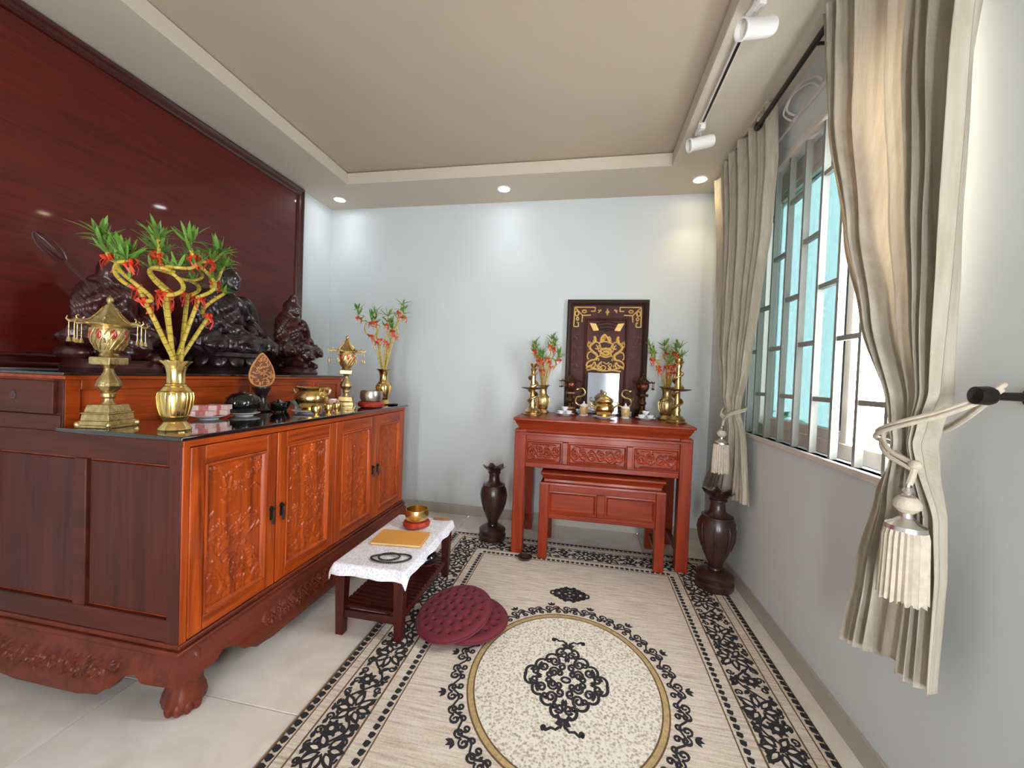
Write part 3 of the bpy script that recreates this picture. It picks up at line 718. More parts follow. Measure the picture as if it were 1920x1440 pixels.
m, nt, b = new_mat('white_lace')
v = coords(nt, (1, 1, 1))
vo = node(nt, 'ShaderNodeTexVoronoi'); vo.inputs['Scale'].default_value = 90; nt.links.new(v, vo.inputs['Vector'])
n = node(nt, 'ShaderNodeTexNoise'); n.inputs['Scale'].default_value = 25; n.inputs['Detail'].default_value = 3; nt.links.new(v, n.inputs['Vector'])
ml = node(nt, 'ShaderNodeMath', operation='MULTIPLY'); nt.links.new(vo.outputs['Distance'], ml.inputs[0]); nt.links.new(n.outputs['Fac'], ml.inputs[1])
nt.links.new(ramp(nt, ml.outputs[0], [(0.06, srgb(204, 204, 214)), (0.2, srgb(226, 226, 234)), (0.32, srgb(240, 240, 244))]), b.inputs['Base Color'])
b.inputs['Roughness'].default_value = 0.8
bump(nt, b, ml.outputs[0], 0.5, 0.004)
MAT['lace'] = m
def cloth(u, v, off):
    ex, ey = bhx + 0.045, bhy + 0.05
    x, y = (u * 2 - 1) * ex, (v * 2 - 1) * ey
    ov = max(abs(x) - (bhx + 0.002), 0); ov2 = max(abs(y) - (bhy + 0.002), 0)
    drop = math.hypot(ov, ov2)
    wav = 0.010 * sin(30 * (x + y)) + 0.006 * sin(53 * (x - y))
    sx = 1 if x > 0 else -1; sy = 1 if y > 0 else -1
    px = sx * min(abs(x), bhx + 0.004) + sx * (0.25 * ov + (0.5 + wav * 30) * ov * 0.35)
    py = sy * min(abs(y), bhy + 0.004) + sy * (0.25 * ov2 + (0.5 + wav * 30) * ov2 * 0.35)
    z = BZ + 0.0025 + off - drop * 1.0 - (0.02 if (ov > 0 and ov2 > 0) else 0) * min(ov, ov2) / 0.045 + (0.0012 * noise.noise((x * 9, y * 9, 0)))
    return (px, py, z)
cl = MB().slab(lambda u, v: cloth(u, v, 0.0015), lambda u, v: cloth(u, v, -0.0005), 60, 100)
tag(cl.build('table_cloth', MAT['lace'], loc=(bcx, bcy, 0)), 'white lace cloth draped over the small bench', 'tablecloth')
BT = BZ + 0.005

# singing bowl on a brocade ring cushion
def singing_bowl(name, loc, s, label, bmat, cmat):
    t = thing(name, loc, label, 'singing bowl', 'singing bowls on cushions')
    MB().lathe([(0.0, 0.0), (0.075 * s, 0.0), (0.098 * s, 0.012 * s), (0.102 * s, 0.03 * s), (0.09 * s, 0.048 * s), (0.055 * s, 0.05 * s), (0.04 * s, 0.035 * s), (0.0, 0.034 * s)], 36, (0, 0, 0), 12, 0.015).build('cushion', cmat, t)
    MB().lathe([(0.0, 0.036 * s), (0.05 * s, 0.038 * s), (0.078 * s, 0.055 * s), (0.088 * s, 0.085 * s), (0.086 * s, 0.12 * s), (0.083 * s, 0.135 * s), (0.078 * s, 0.135 * s), (0.08 * s, 0.11 * s), (0.08 * s, 0.085 * s), (0.07 * s, 0.062 * s), (0.0, 0.046 * s)], 40).build('bowl', bmat, t)
    return t
singing_bowl('singing_bowl', (-2.135, -1.335, BT), 0.86, 'brass singing bowl on a red cushion at the end of the lace-covered bench', MAT['brass'], MAT['red_cushion'])
t = thing('book', (-2.135, -1.555, BT), 'closed ochre book lying flat on the lace cloth', 'book', None, math.radians(6))
MB().box(-0.145, 0.145, -0.095, 0.095, 0.002, 0.013).build('pages', MAT['paper'], t, bevel=0.001)
cv = MB(); cv.box(-0.15, 0.15, -0.1, 0.1, 0.0, 0.002); cv.box(-0.15, 0.15, -0.1, 0.1, 0.013, 0.0155); cv.box(-0.15, -0.147, -0.1, 0.1, 0.002, 0.013)
cv.build('cover', MAT['orange_book'], t, bevel=0.0007, seg=1)
def bead_loop(rx, ry, phase, lift, n):
    out = []
    for k in range(n):
        a = 2 * PI * k / n; r = 1 + 0.05 * sin(3 * a + phase)
        out.append((rx * r * cos(a), ry * r * sin(a), lift + 0.0012 * sin(2 * a)))
    return out
bd = thing('prayer_beads', (-2.073, -1.80, BT), 'black prayer beads coiled in two loops on the lace cloth', 'prayer beads', None, math.radians(14))
st_ = MB(); st_.tube(bead_loop(0.105, 0.05, 0, 0.006, 72), 0.0022, 6, True); st_.build('cord', MAT['black_metal'], bd)
bm_ = MB().ell((0, 0, 0), (0.0055,) * 3, 8, 6).mesh('bead', MAT['black'])
for p in bead_loop(0.105, 0.05, 0, 0.006, 60): link('bead', bm_, bd, p)
for p in bead_loop(0.055, 0.042, 1.5, 0.0115, 34): link('bead', bm_, bd, (p[0] - 0.012, p[1] + 0.004, p[2]))
t = thing('bowl_mallet', (-2.02, -1.19, BT + 0.008), 'wooden mallet lying behind the bench singing bowl', 'mallet', None, math.radians(4))
k = MB().lathe([(0.0, -0.055), (0.0075, -0.054), (0.008, 0.01), (0.006, 0.02), (0.006, 0.06), (0.0, 0.062)], 14); k.v = [(p[2], p[0], p[1]) for p in k.v]
k.build('handle', wood('mallet_wood', srgb(110, 66, 34), srgb(168, 112, 64), 'x'), t)
# dark slipper-like bundle on the lower shelf
t = thing('mallet_cushion', (-2.06, -1.33, 0.149), 'dark rounded wooden fish drum on the bench lower shelf', 'drum')
MB().ell((0, 0, 0.045), (0.075, 0.07, 0.045), 20, 12).build('body', MAT['black'], t)
MB().box(-0.05, 0.05, -0.073, -0.05, 0.035, 0.042).build('slot', MAT['black_metal'], t, smooth=False)
MB().lathe([(0.05, 0.0), (0.055, 0.006), (0.04, 0.012), (0.0, 0.012)], 20).build('base_ring', MAT['burgundy'], t)

# ================================================================== round tufted cushions
MAT['wine'] = plain('dark_wine_button', srgb(58, 6, 16), 0.7)
def cushion(name, loc, R_, T, label, tilt=(0, 0), seed=0):
    t = thing(name, loc, label, 'cushion', 'burgundy floor cushions')
    btn = [(0, 0)] + [(R_ * 0.27 * cos(a), R_ * 0.27 * sin(a)) for a in [k * PI / 3 for k in range(6)]] + \
          [(R_ * 0.52 * cos(a), R_ * 0.52 * sin(a)) for a in [k * PI / 6 + .2 for k in range(12)]] + [(R_ * 0.77 * cos(a), R_ * 0.77 * sin(a)) for a in [k * PI / 9 for k in range(18)]]
    nr, na = 30, 96; vs = []; fs = []
    for side in (1, -1):
        for i in range(nr + 1):
            rr = i / nr
            for k in range(na):
                a = 2 * PI * k / na; x, y = R_ * rr * cos(a), R_ * rr * sin(a)
                h = T / 2 * (1 - rr ** 5) ** 0.5 if rr < 1 else 0
                dm = 0
                for bx_, by_ in btn:
                    d2 = (x - bx_) ** 2 + (y - by_) ** 2; dm += 0.017 * math.exp(-d2 / 0.0002) + 0.004 * math.exp(-d2 / 0.0011)
                vs.append((x, y, side * max(h - dm * min(1, h / (T * 0.3)), 0)))
    N = (nr + 1) * na
    for s in range(2):
        for i in range(nr):
            for k in range(na):
                q = (s * N + i * na + k, s * N + i * na + (k + 1) % na, s * N + (i + 1) * na + (k + 1) % na, s * N + (i + 1) * na + k)
                fs.append(q[::-1] if s == 0 else q)
    MB().add(vs, fs).build('pad', MAT['burgundy'], t, ang=180, loc=(0, 0, T / 2), rot=(tilt[0], tilt[1], 0))
    rim = [(R_ * cos(a) * 1.0, R_ * sin(a) * 1.0, 0) for a in [2 * PI * k / 64 for k in range(64)]]
    MB().tube(rim, 0.005, 6, True).build('piping', MAT['burgundy'], t, loc=(0, 0, T / 2), rot=(tilt[0], tilt[1], 0))
    bt = MB().ell((0, 0, 0), (0.006, 0.006, 0.003), 8, 6).mesh('button', MAT['wine'])
    Rm = Matrix.Rotation(tilt[1], 4, 'Y') @ Matrix.Identity(4); Rm = (Matrix.Rotation(0, 4, 'Z') @ Matrix.Rotation(tilt[1], 4, 'Y') @ Matrix.Rotation(tilt[0], 4, 'X'))
    for bx_, by_ in btn:
        rr = math.hypot(bx_, by_) / R_; h = T / 2 * (1 - rr ** 5) ** 0.5 - 0.017
        p = Rm @ Vector((bx_, by_, h)); link('button', bt, t, (p.x, p.y, p.z + T / 2), (tilt[0], tilt[1], 0))
    return t
cushion('floor_cushion', (-1.665, -1.665, 0.012), 0.215, 0.075, 'round burgundy tufted floor cushion lying flat under the other one')
cushion('floor_cushion', (-1.735, -1.715, 0.062), 0.205, 0.075, 'round burgundy tufted cushion leaning on top of the flat one', (math.radians(11), math.radians(-9)))

# ================================================================== floor vases, disc
def ruffle(i, a, start=99): return (0.0, 0.0)
def floor_vase(loc, label, s=1.0, rz=0.0):
    t = thing('wooden_floor_vase', loc, label, 'vase', 'dark carved floor vases', rz)
    MB().lathe([(0.0, 0.0), (0.105, 0.0), (0.112, 0.012), (0.112, 0.04), (0.1, 0.05), (0.108, 0.062), (0.11, 0.085), (0.085, 0.105), (0.05, 0.118), (0.0, 0.118)], 40).build('base', MAT['vase_wood'], t)
    pf = [(0.0, 0.112), (0.042, 0.115), (0.036, 0.135), (0.05, 0.165), (0.078, 0.23), (0.1, 0.31), (0.109, 0.37), (0.106, 0.415), (0.09, 0.445), (0.088, 0.452), (0.06, 0.468), (0.046, 0.485), (0.042, 0.53), (0.048, 0.565)]
    def wob(i, a):
        k = max(0, i - 13); return ((0.022 * k + 0.008 * k * cos(5 * a)), 0.016 * k * cos(5 * a))
    rim = [(0.05, 0.575), (0.058, 0.592), (0.064, 0.605), (0.052, 0.6), (0.04, 0.57), (0.034, 0.5), (0.0, 0.49)]
    def wob2(i, a):
        if i <= 13: return (0, 0)
        f = {14: 0.25, 15: 0.6, 16: 1.0, 17: 0.95, 18: 0.3, 19: 0, 20: 0}[i]
        return (f * (0.026 + 0.011 * cos(6 * a)), f * (0.012 * cos(6 * a) - 0.004))
    MB().lathe(pf + rim, 60, (0, 0, 0), 0, 0, wob2).build('body', MAT['vase_wood'], t)
    for z, r in ((0.452, 0.087), (0.13, 0.04), (0.555, 0.047)):
        MB().lathe([(r, -0.006), (r + 0.006, -0.003), (r + 0.006, 0.003), (r, 0.006)], 40, (0, 0, z)).build('collar', MAT['vase_wood'], t)
    for k in range(8):
        a = k * PI / 4
        MB().tube([(0.098 * cos(a) * q, 0.098 * sin(a) * q, z) for q, z in ((0.86, 0.24), (1.04, 0.31), (1.12, 0.37), (1.09, 0.41))], [0.003, 0.008, 0.009, 0.003], 6, flat=0.6).build('carved_leaf', MAT['vase_wood'], t)
    t.scale = (s, s, s)
    return t
floor_vase((-1.812, -0.50, 0.0115), 'tall dark wooden vase with ruffled mouth standing between cabinet and altar table', 1.02)
floor_vase((-0.162, -0.86, 0.0115), 'tall dark wooden vase with ruffled mouth in the corner under the far curtain', 1.08, 0.4)
t = thing('dark_saucer', (-1.483, -0.80, 0.0125), 'small dark round dish on the rug beside the altar table leg', 'dish')
MB().lathe([(0.0, 0.0), (0.045, 0.0), (0.05, 0.006), (0.058, 0.018), (0.055, 0.02), (0.045, 0.01), (0.0, 0.009)], 28).build('dish', MAT['vase_wood'], t)
MB().lathe([(0.0, 0.009), (0.022, 0.009), (0.024, 0.02), (0.012, 0.028), (0.0, 0.03)], 20).build('lid', MAT['vase_wood'], t)
# ================================================================== rug: pile with inlaid dark figures
RC = (-1.127, -1.95); RHX, RHY, RT = 1.03, 1.51, 0.011
m, nt, b = new_mat('beige_rug_pile')
v = coords(nt, (1, 1, 1)); v2 = coords(nt, (6, 90, 1))
n = node(nt, 'ShaderNodeTexNoise'); n.inputs['Scale'].default_value = 1; n.inputs['Detail'].default_value = 4; nt.links.new(v2, n.inputs['Vector'])
n3 = node(nt, 'ShaderNodeTexNoise'); n3.inputs['Scale'].default_value = 120; n3.inputs['Detail'].default_value = 2; nt.links.new(v, n3.inputs['Vector'])
ad = node(nt, 'ShaderNodeMath', operation='MULTIPLY_ADD'); ad.inputs[1].default_value = 0.35; nt.links.new(n3.outputs['Fac'], ad.inputs[0]); nt.links.new(n.outputs['Fac'], ad.inputs[2])
nt.links.new(ramp(nt, ad.outputs[0], [(0.42, srgb(166, 150, 134)), (0.62, srgb(202, 187, 170)), (0.82, srgb(220, 208, 193))]), b.inputs['Base Color'])
b.inputs['Roughness'].default_value = 0.95; b.inputs['Sheen Weight'].default_value = 0.2
bump(nt, b, n3.outputs['Fac'], 0.5, 0.003)
MAT['rug'] = m
m, nt, b = new_mat('speckled_rug_pile')
v = coords(nt)
vo = node(nt, 'ShaderNodeTexVoronoi'); vo.inputs['Scale'].default_value = 85; nt.links.new(v, vo.inputs['Vector'])
n = node(nt, 'ShaderNodeTexNoise'); n.inputs['Scale'].default_value = 70; n.inputs['Detail'].default_value = 3; nt.links.new(v, n.inputs['Vector'])
ad = node(nt, 'ShaderNodeMath', operation='MULTIPLY_ADD'); ad.inputs[1].default_value = 0.6; nt.links.new(vo.outputs['Distance'], ad.inputs[0]); nt.links.new(n.outputs['Fac'], ad.inputs[2])
nt.links.new(ramp(nt, ad.outputs[0], [(0.5, srgb(160, 146, 128)), (0.68, srgb(196, 184, 166)), (0.88, srgb(228, 220, 206))]), b.inputs['Base Color'])
b.inputs['Roughness'].default_value = 0.95
bump(nt, b, ad.outputs[0], 0.4, 0.003)
MAT['rug_field'] = m
MAT['rug_dark'] = plain('black_rug_pile', srgb(40, 38, 42), 0.95, var=0.3, scale=60, bmp=0.4, bscale=150)
MAT['rug_gold'] = plain('gold_rug_pile', srgb(178, 152, 106), 0.95, var=0.2, scale=60, bmp=0.4, bscale=150)
MAT['rug_brown'] = plain('brown_rug_pile', srgb(104, 80, 54), 0.95, var=0.2, scale=60)
rug = thing('rug', (RC[0], RC[1], 0.0005), 'large beige rug with black floral border and oval medallion', 'rug')
MB().box(-RHX, RHX, -RHY, RHY, 0, RT).build('pile', MAT['rug'], rug, bevel=0.004)
ZR = RT
JR = random.Random(77)
def flat(mb, poly, h=0.0012):
    h += JR.uniform(0, 0.0006)
    mb.prism(poly, lambda a, c: (a, c, ZR - 0.001), lambda a, c: (a, c, ZR + h)); return mb
def area(poly): return sum(poly[i - 1][0] * poly[i][1] - poly[i][0] * poly[i - 1][1] for i in range(len(poly)))
def blob(mb, poly, h=0.0012): return flat(mb, poly if area(poly) > 0 else poly[::-1], h)
def ribbon(mb, pts, w, h=0.0012):
    """flat strip along pts (2-D) with width w (number or list)"""
    n = len(pts); ws = w if isinstance(w, list) else [w] * n
    vs = []; fs = []; h += JR.uniform(0, 0.0005)
    for i in range(n):
        a, c = pts[max(i - 1, 0)], pts[min(i + 1, n - 1)]
        dx, dy_ = c[0] - a[0], c[1] - a[1]; l = math.hypot(dx, dy_) or 1
        nx_, ny_ = -dy_ / l * ws[i] * 0.66, dx / l * ws[i] * 0.66
        for sx, z in ((1, ZR - 0.001), (-1, ZR - 0.001), (-1, ZR + h), (1, ZR + h)): vs.append((pts[i][0] + sx * nx_, pts[i][1] + sx * ny_, z))
    for i in range(n - 1):
        for k in range(4): fs.append((i * 4 + k, i * 4 + (k + 1) % 4, i * 4 + 4 + (k + 1) % 4, i * 4 + 4 + k))
    fs += [(3, 2, 1, 0), tuple((n - 1) * 4 + k for k in range(4))]
    mb.add(vs, fs); return mb
def disk(x, y, r, n=14, rx=1.0): return [(x + r * rx * cos(2 * PI * k / n), y + r * sin(2 * PI * k / n)) for k in range(n)]
def petal(x, y, L_, w, a, n=5):
    c_, s_ = cos(a), sin(a); pts = []
    up = [(L_ * k / n, w / 2 * sin(PI * (k / n) ** 0.8)) for k in range(n + 1)]
    for p, q in up + [(p, -q) for p, q in up[-2:0:-1]]: pts.append((x + p * c_ - q * s_, y + p * s_ + q * c_))
    return pts
def spiral(x, y, r, a0, turns, n=18, inner=0.2):
    return [(x + r * (1 - (1 - inner) * k / n) * cos(a0 + turns * 2 * PI * k / n), y + r * (1 - (1 - inner) * k / n) * sin(a0 + turns * 2 * PI * k / n)) for k in range(n + 1)]
# concentric border lines and rows of dashes
def rect_line(mb, e, w):
    X, Y = RHX - e, RHY - e
    for p, q in (((-X, -Y), (X, -Y)), ((X, -Y), (X, Y)), ((X, Y), (-X, Y)), ((-X, Y), (-X, -Y))): ribbon(mb, [p, q], w, 0.0008)
ln = MB()
for e, w in ((0.047, 0.004), (0.095, 0.005), (0.272, 0.006), (0.352, 0.004), (0.008, 0.006)): rect_line(ln, e, w)
ln.build('border_line', MAT['rug_brown'], rug, smooth=False)
ds = MB()
for e, step, l_, w in ((0.022, 0.036, 0.033, 0.035), (0.328, 0.036, 0.031, 0.031)):
    X, Y = RHX - e, RHY - e
    for k in range(int(2 * Y / step)):
        y = -Y + (k + 0.5) * step
        for s in (-1, 1): blob(ds, petal(s * X - 0.011, y - 0.006, l_, w, 0.5 * s if s > 0 else 0.5, 3))
    for k in range(int(2 * X / step)):
        x = -X + (k + 0.5) * step
        for s in (-1, 1): blob(ds, petal(x - 0.008, s * Y - 0.008, l_, w, 0.8, 3))
o = ds.build('border_dash', MAT['rug_dark'], rug, smooth=False); o['kind'] = 'stuff'
# floral band
HI = []
def floral(mb, X0, Y0, ux, uy, length, seed):
    """band starting at X0,Y0 running along (ux,uy); local s along, t across (+-0.08)"""
    R = random.Random(seed); HB = 0.078
    P = lambda s, t: (X0 + ux * s - uy * t, Y0 + uy * s + ux * t)
    T = lambda poly: blob(mb, [P(*p) for p in poly])
    unit = 0.26; n = max(1, round(length / unit)); unit = length / n
    vine = [(k * unit / 16, 0.045 * sin(2 * PI * k / 16)) for k in range(16 * n + 1)]
    ribbon(mb, [P(*p) for p in vine], 0.007)
    for k in range(n):
        s0 = k * unit
        fs_, ft = s0 + unit * 0.25, -0.012
        d_ = 1 if k % 2 == 0 else -1
        for q in range(7):                                  # big palmette
            a = (-PI * 0.78 + q * PI * 1.56 / 6) + (0 if d_ > 0 else PI)
            T(petal(fs_ - d_ * 0.035 + 0.012 * cos(a), ft + 0.012 * sin(a), 0.085 if q in (2, 3, 4) else 0.07, 0.038, a))
            HI.append([P(*p) for p in petal(fs_ - d_ * 0.035 + 0.026 * cos(a), ft + 0.026 * sin(a), 0.044 if q in (2, 3, 4) else 0.034, 0.015, a)])
        ribbon(mb, [P(*p) for p in spiral(fs_ - d_ * 0.055, ft + 0.04, 0.022, 0, 1.3, 12)], 0.008)
        ribbon(mb, [P(*p) for p in spiral(fs_ - d_ * 0.055, ft - 0.04, 0.022, 0, -1.3, 12)], 0.008)
        cs_, ct = s0 + unit * 0.72, 0.018
        T(disk(cs_, ct, 0.030, 14)); HI.append([P(*p) for p in disk(cs_, ct, 0.009, 8)])
        for q in range(8): T(petal(cs_ + 0.024 * cos(q * PI / 4), ct + 0.024 * sin(q * PI / 4), 0.018, 0.014, q * PI / 4, 3))
        for q in range(11):                                 # leaves along the vine
            s = s0 + unit * (q + 0.5) / 11; t = 0.045 * sin(2 * PI * s / unit); sg = 1 if q % 2 else -1
            a = sg * R.uniform(0.7, 1.3)
            if abs(t + sg * 0.03) < HB: T(petal(s, t, R.uniform(0.036, 0.052), 0.022, a, 3))
        for q in range(8):
            s = s0 + unit * (q + 0.3) / 8; sg = 1 if q % 2 else -1
            ribbon(mb, [P(*p) for p in spiral(s, sg * 0.06, 0.019, R.uniform(0, 6), 1.2 * sg, 10)], 0.007)
            T(petal(s + 0.025, sg * 0.066, 0.034, 0.02, R.uniform(-0.5, 0.5) + (0 if R.random() < .5 else PI), 3))
E0 = 0.184
for k, (x, y, ux, uy, l_) in enumerate(((-RHX + E0, -RHY + 0.11, 0, 1, 2 * RHY - 0.22), (RHX - E0, RHY - 0.11, 0, -1, 2 * RHY - 0.22),
                                       (-RHX + 0.27, RHY - E0, 1, 0, 2 * RHX - 0.54), (RHX - 0.27, -RHY + E0, -1, 0, 2 * RHX - 0.54))):
    mb = MB(); floral(mb, x, y, ux, uy, l_, k); o = mb.build('floral_band', MAT['rug_dark'], rug, smooth=False); o['kind'] = 'stuff'
hi = MB()
for p in HI: blob(hi, p, 0.0022)
o = hi.build('floral_highlight', MAT['rug'], rug, smooth=False); o['kind'] = 'stuff'
# oval field, gold rings and wreath
OX, OY, ocx, ocy = 0.415, 0.478, 0.012, 0.0
el = lambda k, rx, ry, n: (ocx + rx * cos(2 * PI * k / n), ocy + ry * sin(2 * PI * k / n))
f = MB(); flat(f, [el(k, OX, OY, 72) for k in range(72)], 0.0004); f.build('oval_field', MAT['rug_field'], rug, smooth=False)
g = MB(); ribbon(g, [el(k, OX + 0.014, OY + 0.014, 96) for k in range(97)], 0.024, 0.0008); g.build('gold_ring', MAT['rug_gold'], rug, smooth=False)
g = MB()
for q in (0.0, 0.028): ribbon(g, [el(k, OX + q, OY + q, 96) for k in range(97)], 0.005, 0.0012)
g.build('ring_outline', MAT['rug_brown'], rug, smooth=False)
w = MB(); NW = 30
ribbon(w, [(ocx + (OX + 0.078 + 0.016 * sin(NW * 2 * PI * k / 360)) * cos(2 * PI * k / 360), ocy + (OY + 0.078 + 0.016 * sin(NW * 2 * PI * k / 360)) * sin(2 * PI * k / 360)) for k in range(361)], 0.0065)
for k in range(NW):
    a = 2 * PI * (k + 0.5) / NW; x, y = ocx + (OX + 0.085) * cos(a), ocy + (OY + 0.085) * sin(a)
    na = math.atan2(sin(a) / OY, cos(a) / OX); tx, ty = -sin(na), cos(na); rx_, ry_ = cos(na), sin(na)
    Q = lambda t, r: (x + tx * t + rx_ * r, y + ty * t + ry_ * r)
    for sg in (-1, 1):
        ribbon(w, [Q(sg * p[0], p[1]) for p in spiral(0.024, 0.006, 0.022, PI, -1.25, 16)], [0.006] * 4 + [0.009] * 8 + [0.006] * 5)
        ribbon(w, [Q(sg * p[0], p[1]) for p in spiral(0.03, -0.026, 0.016, PI * 0.6, 1.2, 14)], 0.007)
    if k % 2 == 0:
        for d in (-0.7, 0, 0.7): blob(w, petal(*Q(0, 0.034), 0.036, 0.017, na + d, 3))
    else:
        blob(w, petal(*Q(0, -0.03), 0.03, 0.014, na, 3))
o = w.build('wreath', MAT['rug_dark'], rug, smooth=False); o['kind'] = 'stuff'
# central medallion: four-fold scrollwork in a diamond
def medallion(cx, cy, sx, sy, wd, name, full=True):
    mb = MB()
    Q = lambda p, a, c: (cx + a * p[0] * sx, cy + c * p[1] * sy)
    for a in (-1, 1):
        for c in (-1, 1):
            rb = lambda pts, w_: ribbon(mb, [Q(p, a, c) for p in pts], w_)
            edge = []
            for (ex, ey, er, a0, a1) in ((0.82, 0.07, 0.14, -0.5, 2.1), (0.6, 0.27, 0.15, -0.3, 2.0), (0.37, 0.45, 0.15, -0.2, 2.2), (0.14, 0.66, 0.14, -0.4, 1.6)):
                edge += [(ex + er * cos(a0 + (a1 - a0) * k / 8), ey + er * sin(a0 + (a1 - a0) * k / 8)) for k in range(9)]
            rb([(1.0, 0.0)] + edge, wd * 1.1)
            for (px, py, r, a0, t_) in ((0.74, 0.1, 0.1, 0, 1.4), (0.54, 0.25, 0.12, 1, -1.5), (0.3, 0.42, 0.13, 2, 1.5), (0.3, 0.14, 0.13, 3, -1.5), (0.12, 0.3, 0.1, 0.5, 1.3), (0.1, 0.62, 0.1, 0.5, 1.3), (0.4, 0.08, 0.09, 2, 1.2), (0.45, 0.42, 0.07, 2, 1.2), (0.16, 0.14, 0.08, 1, 1.2), (0.2, 0.6, 0.06, 1, -1.2), (0.66, 0.2, 0.06, 1, 1.2)):
                rb(spiral(px, py, r, a0, t_, 16), wd)
            blob(mb, [Q(p, a, c) for p in petal(0.55, 0.02, 0.22, 0.07, 0.1)]); blob(mb, [Q(p, a, c) for p in petal(0.03, 0.42, 0.2, 0.08, PI / 2)])
            if full:
                rb([(0.02, 0.8), (0.05, 0.95), (0.14, 1.02), (0.24, 1.0), (0.34, 1.06), (0.4, 1.04)], wd); rb(spiral(0.38, 1.02, 0.05, PI / 2, -1.2, 10), wd * .9)
                rb([(0.14, 0.74), (0.07, 0.84), (0.13, 0.93)], wd * 1.4); blob(mb, [Q(p, a, c) for p in petal(0.04, 0.84, 0.16, 0.08, PI / 2)])
    ribbon(mb, [(cx + sx * 0.1 * cos(k * PI / 10), cy + sy * 0.06 * sin(k * PI / 10)) for k in range(21)], wd)
    o = mb.build(name, MAT['rug_dark'], rug, smooth=False); o['kind'] = 'stuff'
medallion(0.012, 0.005, 0.195, 0.262, 0.0095, 'center_medallion')
for s in (-1, 1): medallion(0.0, s * 0.735, 0.125, 0.105, 0.009, 'end_motif', False)
# ================================================================== curtains
def interp(keys, z):
    keys = sorted(keys)
    if z <= keys[0][0]: return keys[0][1]
    for (a, ya), (c, yc) in zip(keys, keys[1:]):
        if z <= c:
            t = (z - a) / (c - a); t = t * t * (3 - 2 * t) * 0.5 + t * 0.5
            return ya + (yc - ya) * t
    return keys[-1][1]
m, nt, b = new_mat('linen_curtain')
v = coords(nt, (1, 1, 1))
wv = node(nt, 'ShaderNodeTexWave'); wv.wave_type = 'BANDS'; wv.bands_direction = 'Z'; wv.inputs['Scale'].default_value = 130; wv.inputs['Distortion'].default_value = 1.5; nt.links.new(v, wv.inputs['Vector'])
wy = node(nt, 'ShaderNodeTexWave'); wy.wave_type = 'BANDS'; wy.bands_direction = 'Y'; wy.inputs['Scale'].default_value = 110; wy.inputs['Distortion'].default_value = 2; nt.links.new(v, wy.inputs['Vector'])
n = node(nt, 'ShaderNodeTexNoise'); n.inputs['Scale'].default_value = 1; n.inputs['Detail'].default_value = 3; nt.links.new(coords(nt, (40, 70, 3)), n.inputs['Vector'])
ad = node(nt, 'ShaderNodeMath', operation='ADD'); nt.links.new(wv.outputs['Fac'], ad.inputs[0]); nt.links.new(wy.outputs['Fac'], ad.inputs[1])
nt.links.new(ramp(nt, n.outputs['Fac'], [(0.35, srgb(200, 190, 172)), (0.65, srgb(222, 213, 197))]), b.inputs['Base Color'])
b.inputs['Roughness'].default_value = 0.9
bump(nt, b, ad.outputs[0], 0.25, 0.0015)
tl = node(nt, 'ShaderNodeBsdfTranslucent'); tl.inputs['Color'].default_value = srgb(216, 204, 186)
mx = node(nt, 'ShaderNodeMixShader'); mx.inputs['Fac'].default_value = 0.3
nt.links.new(b.outputs[0], mx.inputs[1]); nt.links.new(tl.outputs[0], mx.inputs[2]); nt.links.new(mx.outputs[0], nt.nodes['Material Output'].inputs['Surface'])
MAT['linen'] = m
def curtain(name, left, right, ztop, zbot, xc, amp, folds, seed, label, nu=220, nv=150):
    R = random.Random(seed); ph = [R.uniform(0, 6.28) for _ in range(6)]
    wid = lambda z: abs(interp(left, z) - interp(right, z))
    def pt(u, v, off=0.0):
        z = ztop + (interp(zbot, u) - ztop) * v
        yl, yr = interp(left, z), interp(right, z)
        uu = u + 0.018 * sin(2 * PI * u * 2 + ph[0] + z * 1.3)
        y = yl + (yr - yl) * uu
        w = folds * (u + 0.035 * sin(2 * PI * u * 1.7 + ph[1])) * 2 * PI
        a = interp(amp, z)
        s = sin(w + 0.35 * sin(w) + ph[2] + 0.5 * sin(z * 2 + ph[4]))
        s2 = sin(w * 2.3 + ph[3] + z * 1.1) * 0.28
        d = interp(xc, z) + a * (s + s2) * (0.75 + 0.4 * sin(u * 9 + ph[5])) - 0.35 * a * sin(PI * u)
        y += 0.3 * a * cos(w + ph[2]) * min(1, wid(z) / 0.4)
        return (d + off, y, z)
    o = MB().slab(lambda u, v: pt(u, v), lambda u, v: pt(u, v, 0.002), nu, nv)
    return tag(o.build(name, MAT['linen'], ang=180), label, 'curtain', 'beige linen curtains'), pt
NL = [(3.1, -1.79), (2.83, -1.83), (2.46, -1.877), (1.966, -2.032), (1.643, -2.16), (1.305, -2.34), (1.25, -2.362), (1.20, -2.347), (1.07, -2.269), (0.80, -2.187), (0.48, -2.115)]
NR = [(3.1, -2.60), (2.28, -2.523), (1.73, -2.507), (1.40, -2.492), (1.29, -2.452), (1.25, -2.44), (1.19, -2.455), (1.05, -2.51), (0.886, -2.524), (0.6, -2.515)]
nc, npt = curtain('curtain', NL, NR, 2.985, [(0, 0.475), (0.35, 0.53), (0.62, 0.575), (0.66, 0.545), (1, 0.575)],
    [(3.0, -0.12), (1.6, -0.125), (1.25, -0.125), (1.0, -0.12), (0.5, -0.115)], [(3.0, 0.042), (1.7, 0.036), (1.25, 0.03), (1.05, 0.02), (0.5, 0.017)], 8, 5,
    'tall near linen curtain tied back beside the plain wall')
